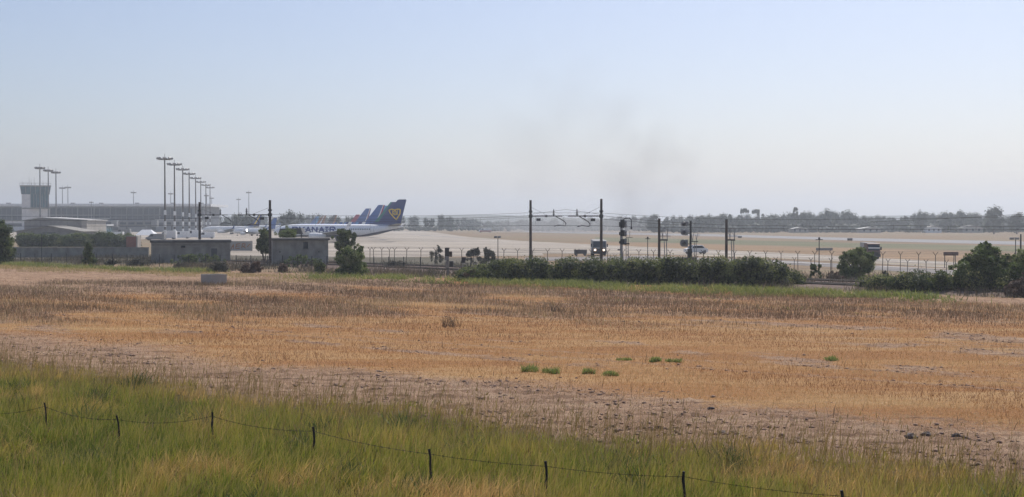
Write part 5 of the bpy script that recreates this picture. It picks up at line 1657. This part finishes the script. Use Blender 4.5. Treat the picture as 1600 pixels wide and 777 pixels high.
def hedge(label, spine, tops, depth_, m, density, size, r=(.5, .9), name='hedge', core=.64):
    """spine: (column, base row) points; tops: matching top rows"""
    cl = []
    pts = [gp(*p) for p in spine]
    ox, oy = pts[0]
    hs = [gz(ty, p[1] + depth_ / 2) for p, ty in zip(pts, tops)]
    L = 0
    for (a, b, h0, h1) in zip(pts, pts[1:], hs, hs[1:]):
        seg = math.dist(a, b); L += seg
        n = max(2, int(seg * density))
        for i in range(n):
            u = rng.random()
            x = a[0] + (b[0] - a[0]) * u; y = a[1] + (b[1] - a[1]) * u
            h = (h0 + (h1 - h0) * u) * (0.88 + 0.20 * float(vnoise(np.array([x / 1.7]), np.array([3.3]), 7)[0]))
            rr = rng.uniform(*r)
            z = rng.random() ** .8
            off = depth_ * (rng.random() * (0.95 - .25 * z))
            cl.append((x - ox, y - oy + rr * .6 + off, max(rr * .45, z * (h - rr * .9)), rr))
    t = thing(name, label, 'hedge', (ox, oy, 0))
    link('crown', leaf_cloud('crown', cl, int(L * depth_ * 620), size, M[m], core=core), t)
    tk = MB()
    for i in range(int(L / 1.2)):
        c_ = cl[rng.integers(len(cl))]
        tk.tube([(c_[0], c_[1], -.1), (c_[0] + rng.uniform(-.3, .3), c_[1], c_[2] * .5), (c_[0] + rng.uniform(-.5, .5), c_[1] + rng.uniform(-.3, .3), c_[2])], [.05, .04, .02], 5)
    tk.build('stems', M['bark'], t)
    return t


hedge('long dark bramble hedge with a ragged top across the middle of the field edge', [(722, 441), (760, 441.5), (800, 442), (880, 444), (980, 446), (1100, 448), (1200, 450), (1236, 450), (1256, 449)], [419, 406, 399, 402, 402, 400, 403, 408, 430], 4.0, 'leaf_bramble', 9.5, .16)
hedge('dark olive bramble hedge at the right edge running into the big tree', [(1362, 456), (1400, 457), (1450, 459), (1500, 460), (1600, 462), (1660, 463)], [446, 430, 419, 420, 424, 424], 3.6, 'leaf_bramble', 7.5, .15)
d_ = 300
hedge('long clipped dark hedge behind the grey wall on the left', [(24, 386), (90, 386), (150, 386), (203, 386.5)], [365, 364, 363, 366], 5.0, 'leaf_dark', 4.5, .30, r=(.9, 1.5))

bush('tree', 'dark evergreen tree cut by the left edge of the photo', 'tree', -34, 24, 351, 414, 'leaf_dark', 50, 18000, .17, r=(.42, .62), shape=.5)
bush('shrub', 'small dark conical shrub standing alone before the grey wall on the left', 'shrub', 125, 151, 380, 417, 'leaf_dark', 16, 5000, .14, r=(.36, .62), shape=1.4)
bush('tree', 'dark tree just behind the left corner of the concrete hut', 'tree', 398, 427, 356, 415, 'leaf_dark', 20, 7000, .16, r=(.45, .75), d=178, base=1.2)
bush('shrub', 'straggling green brush overhanging the roof of the concrete hut', 'shrub', 424, 476, 358, 415, 'leaf_olive', 18, 3500, .14, r=(.22, .4), d=181, base=3.0, core=.4)
bush('tree', 'leaning dark tree at the right corner of the concrete hut', 'tree', 514, 562, 357, 416, 'leaf_dark', 22, 9000, .16, r=(.26, .46), d=168, base=2.1, shape=.5)
bush('scrub', 'green scrub growing up the wall of the long low building', 'scrub', 262, 352, 397, 416, 'leaf_olive', 22, 4200, .14, r=(.10, .2), d=171, shape=.4, dp=1.2, core=.4)
bush('scrub', 'green scrub growing along the foot of the concrete hut', 'scrub', 436, 512, 399, 419, 'leaf_olive', 20, 3600, .14, r=(.10, .2), d=160, shape=.4, dp=1.2, core=.4)
bush('bush', 'large dark olive bush standing below the leaning tree', 'bush', 520, 577, 386, 432, 'leaf_olive', 34, 13000, .13, r=(.32, .55), shape=.5)
bush('bush', 'small round dark bush to the left of the large olive bush', 'bush', 487, 511, 410, 428, 'leaf_dark', 14, 4500, .11, r=(.4, .65), shape=.6)
bush('bush', 'wide rusty brown dry bush at the foot of the post and wire fence', 'bush', 374, 412, 408, 428, 'twig_brown', 16, 4500, .11, r=(.35, .55), shape=.6)
bush('bush', 'dull brown low scrub left of the rusty dry bush', 'bush', 318, 364, 411, 427, 'leaf_grey', 16, 4500, .12, r=(.28, .45), shape=.6)
bush('shrub', 'bare grey twiggy shrub between the rusty bush and the small round bush', 'shrub', 430, 452, 411, 428, 'twig_brown', 12, 1500, .12, r=(.3, .5), core=0)
bush('shrub', 'thin greyish sapling left of the trackside boxes', 'shrub', 671, 694, 384, 413, 'leaf_grey', 13, 1900, .13, r=(.4, .6), d=172, core=.3, shape=.35, trunk=False)
bush('shrub', 'broad grey-green shrub right of the trackside boxes, left one of two', 'shrub', 726, 752, 387, 413, 'leaf_grey', 16, 3200, .14, r=(.36, .55), d=174, core=.5, shape=.35, trunk=False)
bush('shrub', 'broad grey-green shrub touching the lamp post, right one of two', 'shrub', 748, 776, 389, 413, 'leaf_grey', 16, 3200, .14, r=(.36, .55), d=172, core=.5, shape=.35, trunk=False)
bush('shrub', 'small dark shrub under the thin crossbar pole right of the long hedge', 'shrub', 1262, 1286, 412, 437, 'leaf_dark', 14, 3800, .12, r=(.36, .55), shape=.35, trunk=False)
bush('bush', 'round fresh green bush standing alone between the two long hedges', 'bush', 1306, 1374, 386, 438, 'leaf_olive', 44, 17000, .13, r=(.26, .42), shape=.55)
bush('tree', 'broad spreading green tree rising from the right hedge', 'tree', 1478, 1606, 384, 461, 'leaf_olive', 80, 30000, .14, r=(.16, .28), d=101, shape=1.25, dp=5)
bush('tree', 'dark green tree cut by the right edge of the photo', 'tree', 1556, 1672, 393, 461, 'leaf_olive', 48, 18000, .14, r=(.2, .32), d=98.5, shape=.9, dp=4)
for px0, px1, yt, yb, m, lab in ((1240, 1262, 428, 444, 'twig_brown', 'dry brown scrub at the right end of the long hedge'),
                                 (1288, 1318, 424, 442, 'twig_brown', 'dry brown scrub left of the round green bush'),
                                 (1370, 1392, 424, 446, 'leaf_grey', 'grey scrub right of the round green bush'),
                                 (720, 750, 421, 441, 'twig_brown', 'brown scrub at the left end of the long hedge'),
                                 (160, 182, 406, 416, 'leaf_grey', 'low grey scrub along the left fence, under the left hedge'),
                                 (200, 226, 405, 416, 'leaf_grey', 'low grey scrub below the brick kiosk'),
                                 (268, 300, 410, 420, 'leaf_grey', 'low grey scrub in front of the long low building'),
                                 (600, 640, 408, 419, 'leaf_grey', 'low grey scrub behind the fence right of the large olive bush')):
    bush('scrub', lab, 'scrub', px0, px1, yt, yb, m, 10, 2000, .13, r=(.26, .45), shape=.6, core=.4)

# dry grass heap by the right edge
bush('brush_heap', 'pale brown heap of dry brush under the tree at the right edge', 'brush heap', 1562, 1640, 436, 463, 'twig_brown', 26, 9000, .10, r=(.2, .36), d=95, shape=.8, trunk=False)

# green tufts standing in the stubble
for px, py, wpx, hpx, lab in ((828, 585, 30, 14, 'bright green tuft, left of the closest pair in the orange stubble'), (862, 587, 36, 12, 'bright green tuft, right of the closest pair in the orange stubble'),
                              (920, 588, 22, 12, 'green tuft right of the closest pair of tufts'), (955, 591, 28, 10, 'green tuft at the right end of the four near tufts'),
                              (1025, 569, 20, 9, 'small green tuft, left of the pair further back'), (1054, 570, 26, 9, 'small green tuft, right of the pair further back'),
                              (975, 566, 26, 6, 'faint low green tuft left of the back pair'), (1298, 566, 26, 8, 'faint green tuft alone in the stubble on the right')):
    x, y = gp(px, py); n = 460
    wx = wpx / FOC * y
    sc_x = rng.uniform(-.32, .32, 9) * wx; sc_y = rng.uniform(-.4, .4, 9) * wx; sh_ = rng.uniform(.35, 1.1, 9); k_ = rng.integers(9, size=n)
    bx = sc_x[k_] + rng.normal(0, wx * .095, n); by = sc_y[k_] + rng.normal(0, wx * .10, n)
    H = rng.uniform(.25, 1.1, n) * sh_[k_] * hpx / FOC * y * .95 + .02
    me_ = blades('green_tuft', bx, by, field_z(bx + x, by + y) - .02, H, rng.uniform(.02, .042, n), rng.normal(0, .5, (n, 2)), np.clip(rng.normal(.4, .25, n), 0, 1), M['tuft'], segs=2)
    o = link('green_tuft', me_, None, (x, y, 0)); props(o, lab, 'grass tuft', 'green tufts in the stubble')
nr_ = 420
ang_ = rng.uniform(0, 2 * PI, nr_); cx2, cy2 = gx(329, 112.2), 113.0
rx_ = np.cos(ang_) * rng.uniform(1.3, 1.6, nr_); ry_ = np.sin(ang_) * rng.uniform(1.0, 1.7, nr_)
props(link('dead_weed', blades('dead_weed', rx_, ry_, field_z(rx_ + cx2, ry_ + cy2) - .02, rng.uniform(.1, .42, nr_), rng.uniform(.02, .05, nr_), rng.normal(0, .4, (nr_, 2)), rng.random(nr_), M['dry_weed'], segs=2), None, (cx2, cy2, 0)),
      'fringe of dry weeds around the foot of the concrete trough', 'weeds', kind='stuff')
# twiggy dead weeds standing out of the stubble
for px, py, hpx, lab in ((703, 514, 26, 'dead brown weed standing alone left of centre in the field'), (868, 490, 16, 'dark dead weed standing at the back of the stubble near the centre')):
    x, y = gp(px, py); n = 90
    bx = rng.normal(0, .28, n); by = rng.normal(0, .28, n)
    me_ = blades('dead_weed', bx, by, field_z(bx + x, by + y) - .02, rng.uniform(.4, 1, n) * hpx / FOC * y, np.full(n, .022), rng.normal(0, .4, (n, 2)), rng.random(n) * .35, M['dry_weed'], segs=2)
    props(link('dead_weed', me_, None, (x, y, 0)), lab, 'weed')

# stones on the bare margin
for px, py, rr, lab in ((1128, 681, .13, 'dark blue-grey stone on the bare soil behind the fence stake right of centre'), (1429, 693, .18, 'larger dark stone on the bare soil at the right'), (1449, 689, .13, 'flat brown stone just right of the larger dark stone'),
                        (1497, 691, .14, 'low brown stone furthest right on the bare soil'), (1112, 645, .09, 'small dark stone at the edge of the orange stubble'), (590, 588, .12, 'dark clod standing by itself on the bare soil left of centre')):
    x, y = gp(px, py)
    bm = bmesh.new(); rr *= .8; bmesh.ops.create_icosphere(bm, subdivisions=2, radius=rr)
    sd_ = rng.integers(99)
    for v in bm.verts:
        k = rng.uniform(.86, 1.12) * (0.6 + 0.7 * float(vnoise(np.array([v.co.x / rr * 1.3 + sd_]), np.array([v.co.y / rr * 1.3 + v.co.z / rr]), 5)[0]))
        v.co = Vector((v.co.x * 1.35 * k, v.co.y * k, v.co.z * .8 * k))
    me_ = bpy.data.meshes.new('stone'); bm.to_mesh(me_); bm.free(); me_.materials.append(M['stone'])
    props(link('stone', me_, None, (x, y, float(field_z(np.array([x]), np.array([y]))[0]) + rr * .12)), lab, 'stone')

# concrete trough in the field
d = FOC * EYE / (447 - HZ); s = d / FOC
t = thing('concrete_trough', 'square grey concrete trough standing alone on the left of the field', 'trough', (gx(329, d), d + .6, 0), R(0))
a, b, h = 21.5 * s, .0, gz(429.5, d)
tr_ = MB()
p = [(-21.3 * s, .75), (-1.0 * s, -.35), (21.3 * s, .35), (2.0 * s, 1.6)]   # plan seen corner-on
inn = [(x * .86 + .0, y * .80 + .09) for x, y in p]
n = 4
v = [(x, y, 0) for x, y in p] + [(x, y, h) for x, y in p] + [(x, y, h) for x, y in inn] + [(x, y, .35) for x, y in inn]
f = []
for i in range(4):
    j = (i + 1) % 4
    f += [(i, j, 4 + j, 4 + i), (4 + i, 4 + j, 8 + j, 8 + i), (8 + i, 8 + j, 12 + j, 12 + i)]
f += [(12, 13, 14, 15), (3, 2, 1, 0)]
tr_.add(v, f).build('wall', M['plaster'], t)

# ------------------------------------------------------------------ far trees
def far_template(kind, seed):
    global rng
    rng = np.random.default_rng(seed)
    if kind == 'round':
        cl = [(rng.uniform(-2.6, 2.6), rng.uniform(-2.2, 2.2), rng.uniform(2.2, 8.2), rng.uniform(1.1, 2.1)) for i in range(22)]
        cl = [c for c in cl if (c[0] / 3.6) ** 2 + ((c[2] - 5) / 5) ** 2 < 1]
    elif kind == 'wide':
        cl = [(rng.uniform(-5.0, 5.0), rng.uniform(-2.6, 2.6), rng.uniform(1.4, 7.2), rng.uniform(1.2, 2.2)) for i in range(34)]
        cl = [c for c in cl if (c[0] / 6.2) ** 2 + ((c[2] - 3.6) / 4.6) ** 2 < 1]
    elif kind == 'umbrella':
        cl = [(rng.uniform(-3.0, 3.0), rng.uniform(-2.2, 2.2), rng.uniform(8.4, 9.3), rng.uniform(.5, .8)) for i in range(20)]
    else:
        cl = []
        for i in range(20):
            z = rng.uniform(1.2, 9.3); w = 1.5 * (1 - ((z - 4) / 6.5) ** 2)
            cl.append((rng.uniform(-w, w), rng.uniform(-w, w), z, rng.uniform(.7, 1.2) * (1.1 - z / 14)))
    root = thing('far_tree', 'tree', 'tree')
    link('crown', leaf_cloud('crown', cl, 1500, .55, M['leaf_far'], core=.62), root)
    tk = MB().tube([(0, 0, -.2), (.1, 0, 3), (0, .1, 6.5)], [.32, .25, .12], 6)
    for i in range(3):
        c_ = cl[i * 3 % len(cl)]; tk.tube([(0, 0, 2.5 + i), (c_[0] * .5, c_[1] * .5, (c_[2] + 3) / 2), (c_[0], c_[1], c_[2])], [.16, .1, .05], 5)
    tk.build('trunk', M['bark'], root)
    return root


protos = {}
kinds = ['round', 'wide', 'umbrella', 'tall']
for kd_ in kinds:
    protos[kd_] = [far_template(kd_, 100 + 7 * i + len(kd_)) for i in range(3)]
rng = np.random.default_rng(77)
used = {}
GEN = {'round': 'hazy round-crowned tree in the distant tree line', 'wide': 'hazy broad low tree in the distant tree line', 'umbrella': 'hazy umbrella-shaped pine in the distant tree line', 'tall': 'hazy upright slim tree in the distant tree line'}


def far_tree(kind, px, ytop, d, wpx=None, label=None):
    h = gz(ytop, d)
    i = int(rng.integers(3))
    p = protos[kind][i]
    key = (kind, i)
    o = p if key not in used else copy_tree(p)
    used[key] = 1
    native = {'round': 10.2, 'wide': 9.0, 'umbrella': 9.9, 'tall': 10.0}[kind]
    nw = {'round': 8.0, 'wide': 13.5, 'umbrella': 7.8, 'tall': 3.8}[kind]
    s = h / native
    sx = s if wpx is None else wpx / FOC * d / nw
    o.location = (gx(px, d), d, 0); o.scale = (sx, sx, s)
    o.rotation_euler = (0, 0, rng.uniform(-.5, .5) + (PI if rng.random() < .5 else 0))
    o['label'] = label or GEN[kind]
    o['group'] = 'distant tree line' if label is None else 'singled-out far trees'
    return o


far_tree('round', 1553, 320.5, 640, 34, 'tallest of the far trees, a rounded dark tree near the right edge')
far_tree('round', 1589, 329, 640, 28, 'dark rounded tree right of the tallest far tree, at the right edge')
far_tree('umbrella', 1163, 326, 800, 14, 'left of two umbrella pines sticking out of the distant tree line')
far_tree('umbrella', 1181, 327.5, 800, 14, 'right of two umbrella pines sticking out of the distant tree line')
far_tree('tall', 1243, 322.5, 780, 14, 'slim tree top rising highest above the middle of the right tree line')
far_tree('wide', 1436, 328, 760, 22, 'flat-topped dark tree left of the lower saddle of the right tree line')
far_tree('tall', 1415, 334, 760, 9, 'small pointed tree in the gap left of the flat-topped one')
far_tree('wide', 455, 328, 700, 46, 'large round-topped far tree behind the left masts, above the hut roof')
far_tree('wide', 378, 331, 690, 40, 'far tree with a broad crown right of the terminal')
far_tree('round', 690, 334.5, 900, 12, 'small round far tree, higher one of the pair right of the nearest tail')
far_tree('round', 703, 338, 900, 12, 'small round far tree, lower one of the pair right of the nearest tail')
for px_, yt_, w_ in ((1294, 326, 40), (1322, 328, 44), (1262, 330, 26), (1442, 328.5, 24), (1478, 330, 36), (1502, 328.5, 44), (1522, 332, 30), (1100, 334.5, 40), (1126, 332, 34), (1205, 334, 36), (1022, 333, 26)):
    far_tree('round' if w_ < 37 else 'wide', px_, yt_, 740 + (px_ % 7) * 6, w_)
prof = [(340, 337), (362, 333), (400, 334), (430, 335), (470, 333), (500, 333), (520, 336), (545, 335), (575, 338), (600, 338), (640, 335), (655, 336), (675, 340), (720, 339), (740, 341.5), (760, 343), (800, 343.5), (850, 341), (900, 340), (940, 339), (965, 336), (985, 335), (1005, 335), (1022, 333), (1040, 337), (1060, 336), (1080, 335), (1100, 334), (1118, 333), (1128, 332), (1145, 334), (1160, 333), (1180, 332), (1200, 334), (1215, 335), (1232, 330), (1250, 330), (1262, 330), (1278, 333), (1292, 326.5), (1305, 328), (1322, 328), (1335, 334), (1350, 335), (1370, 336), (1392, 337), (1405, 338), (1425, 333), (1450, 333), (1465, 330), (1482, 329), (1500, 328.5), (1515, 332), (1530, 334), (1570, 336), (1620, 333), (1660, 330)]
px = 344.0
while px < 1650:
    for a, b in zip(prof, prof[1:]):
        if a[0] <= px <= b[0]:
            yt = a[1] + (b[1] - a[1]) * (px - a[0]) / (b[0] - a[0])
    right = px > 1030
    for layer in range(2 if (right or px < 560) else 1):
        d = rng.uniform(760, 960) if right else rng.uniform(900, 1250)
        yy = yt + (rng.uniform(-1.0, 2.2) if layer == 0 else rng.uniform(2.5, 6))
        yy = min(yy, 345)
        kind = rng.choice(['round', 'wide', 'wide', 'tall'] if right else ['round', 'wide', 'wide'], p=None)
        w = {'round': rng.uniform(13, 22), 'wide': rng.uniform(20, 36), 'tall': rng.uniform(8, 12)}[kind]
        far_tree(str(kind), px + rng.uniform(-4, 4), yy, d, w)
    px += rng.uniform(9, 14) if right else rng.uniform(14, 24)
for kd_ in kinds:
    for i in range(3):
        if (kd_, i) not in used:
            for ch in list(protos[kd_][i].children): bpy.data.objects.remove(ch)
            bpy.data.objects.remove(protos[kd_][i])
# scrub under the tree line reads as one far mass
cl = []
for i in range(1300):
    px = rng.uniform(1020, 1680) if i < 640 else rng.uniform(340, 1020)
    d = rng.uniform(740, 900) if i < 640 else rng.uniform(860, 1200)
    h = rng.uniform(2.0, 5.5) if i < 640 else rng.uniform(1.5, 3.5)
    cl.append((gx(px, d), d, h * .5, h * .62))
props(link('woods_undergrowth', leaf_cloud('woods_undergrowth', cl, 36000, .8, M['leaf_far'], core=.85)), 'hazy grey-green undergrowth filling the foot of the distant tree line', 'undergrowth', kind='stuff')

# farm houses in the far tree line
def far_house(px, d, w, h, label, roof='brick', wall='plaster'):
    t = thing('farm_house', label, 'house', (gx(px, d), d, 0))
    MB().prism([(-w / 2, 0), (w / 2, 0), (w / 2, h * .68), (0, h - .12), (-w / 2, h * .68)], 'y', 0, 8).build('wall', M[wall], t)
    MB().prism([(-w / 2 - .4, h * .64), (0, h), (w / 2 + .4, h * .64), (w / 2 + .4, h * .64 + .25), (0, h + .25), (-w / 2 - .4, h * .64 + .25)], 'y', -.5, 8.5).build('roof', M[roof], t)
    wm_ = MB().box(-.5, .5, -.08, .04, 0, 1.3).mesh('window', M['glass_dark'])
    for x in (-w * .3, 0, w * .3): link('window', wm_, t, (x, 0, h * .25))
far_house(1459, 735, 9, 3.9, 'white house with a pale roof half hidden under the right tree line', 'roof_metal', 'white_paint')
far_house(1360, 735, 12, 3.2, 'low pale house at the foot of the tree line above the round bush', 'roof_metal')
far_house(1250, 735, 10, 3.0, 'low grey farm building under the slim highest tree', 'roof_metal', 'plaster_grey')
far_house(1520, 735, 12, 4.2, 'grey-roofed house left of the tallest far tree', 'roof_dark', 'plaster')

# ------------------------------------------------------------------ smoke and haze
def smoke_mat(name, dens, col, scl, lo, hi, absorb=0.5):
    m = bpy.data.materials.new(name); m.use_nodes = True
    nt = m.node_tree; N, L = nt.nodes, nt.links
    N.remove(N['Principled BSDF'])
    pv = N.new('ShaderNodeVolumePrincipled'); pv.inputs['Color'].default_value = (*col, 1)
    tc = N.new('ShaderNodeTexCoord')
    no = N.new('ShaderNodeTexNoise'); no.inputs['Scale'].default_value = scl; no.inputs['Detail'].default_value = 4
    L.new(tc.outputs['Object'], no.inputs[0])
    mr = N.new('ShaderNodeMapRange'); mr.inputs[1].default_value = lo; mr.inputs[2].default_value = hi
    L.new(no.outputs[0], mr.inputs[0])
    # soft edges: fall-off from the axis in the generated box
    sub = N.new('ShaderNodeVectorMath'); sub.operation = 'SUBTRACT'; sub.inputs[1].default_value = (.5, .5, .5)
    L.new(tc.outputs['Generated'], sub.inputs[0])
    ln = N.new('ShaderNodeVectorMath'); ln.operation = 'LENGTH'; L.new(sub.outputs[0], ln.inputs[0])
    fo = N.new('ShaderNodeMapRange'); fo.interpolation_type = 'SMOOTHSTEP'; fo.inputs[1].default_value = .5; fo.inputs[2].default_value = .12
    L.new(ln.outputs['Value'], fo.inputs[0])
    a = N.new('ShaderNodeMath'); a.operation = 'MULTIPLY'; L.new(mr.outputs[0], a.inputs[0]); L.new(fo.outputs[0], a.inputs[1])
    b = N.new('ShaderNodeMath'); b.operation = 'MULTIPLY'; L.new(a.outputs[0], b.inputs[0]); b.inputs[1].default_value = dens
    L.new(b.outputs[0], pv.inputs['Density'])
    L.new(pv.outputs[0], N['Material Output'].inputs['Volume'])
    return m


def volume_ball(name, c, rx, ry, rz, m, label):
    bm = bmesh.new(); bmesh.ops.create_icosphere(bm, subdivisions=3, radius=1)
    for v in bm.verts: v.co = Vector((v.co.x * rx, v.co.y * ry, v.co.z * rz))
    me = bpy.data.meshes.new(name); bm.to_mesh(me); bm.free(); me.materials.append(m)
    return props(link(name, me, None, c), label, 'smoke', kind='stuff')


d = 700
volume_ball('smoke', (gx(1003, d), d, gz(262, d)), 40, 26, 50, smoke_mat('thin grey smoke', .017, (.34, .31, .32), .055, .42, .75), 'thin grey smoke drifting up behind the railway signal')
volume_ball('smoke', (gx(868, d), d, gz(190, d)), 62, 26, 58, smoke_mat('faint brown smoke', .0085, (.36, .33, .34), .04, .42, .75), 'faint brownish smoke trail high above the tall pair of masts')
d = 760
volume_ball('dust', (gx(880, d), d, 3), 62, 40, 11, smoke_mat('pale dust', .030, (.86, .84, .82), .03, .2, .6), 'pale dust hanging low over the airfield between the masts')

m = bpy.data.materials.new('summer haze'); m.use_nodes = True
nt = m.node_tree; nt.nodes.remove(nt.nodes['Principled BSDF'])
pv = nt.nodes.new('ShaderNodeVolumePrincipled')
pv.inputs['Color'].default_value = HAZE_COLOR
pv.inputs['Density'].default_value = HAZE_DENSITY
pv.inputs['Anisotropy'].default_value = 0.45
nt.links.new(pv.outputs[0], nt.nodes['Material Output'].inputs['Volume'])
hz = MB().box(-5000, 5000, -60, 7000, -1.5, 125).build('haze', m)
props(hz, 'thin pale blue summer haze over the whole plain', 'haze', kind='stuff')
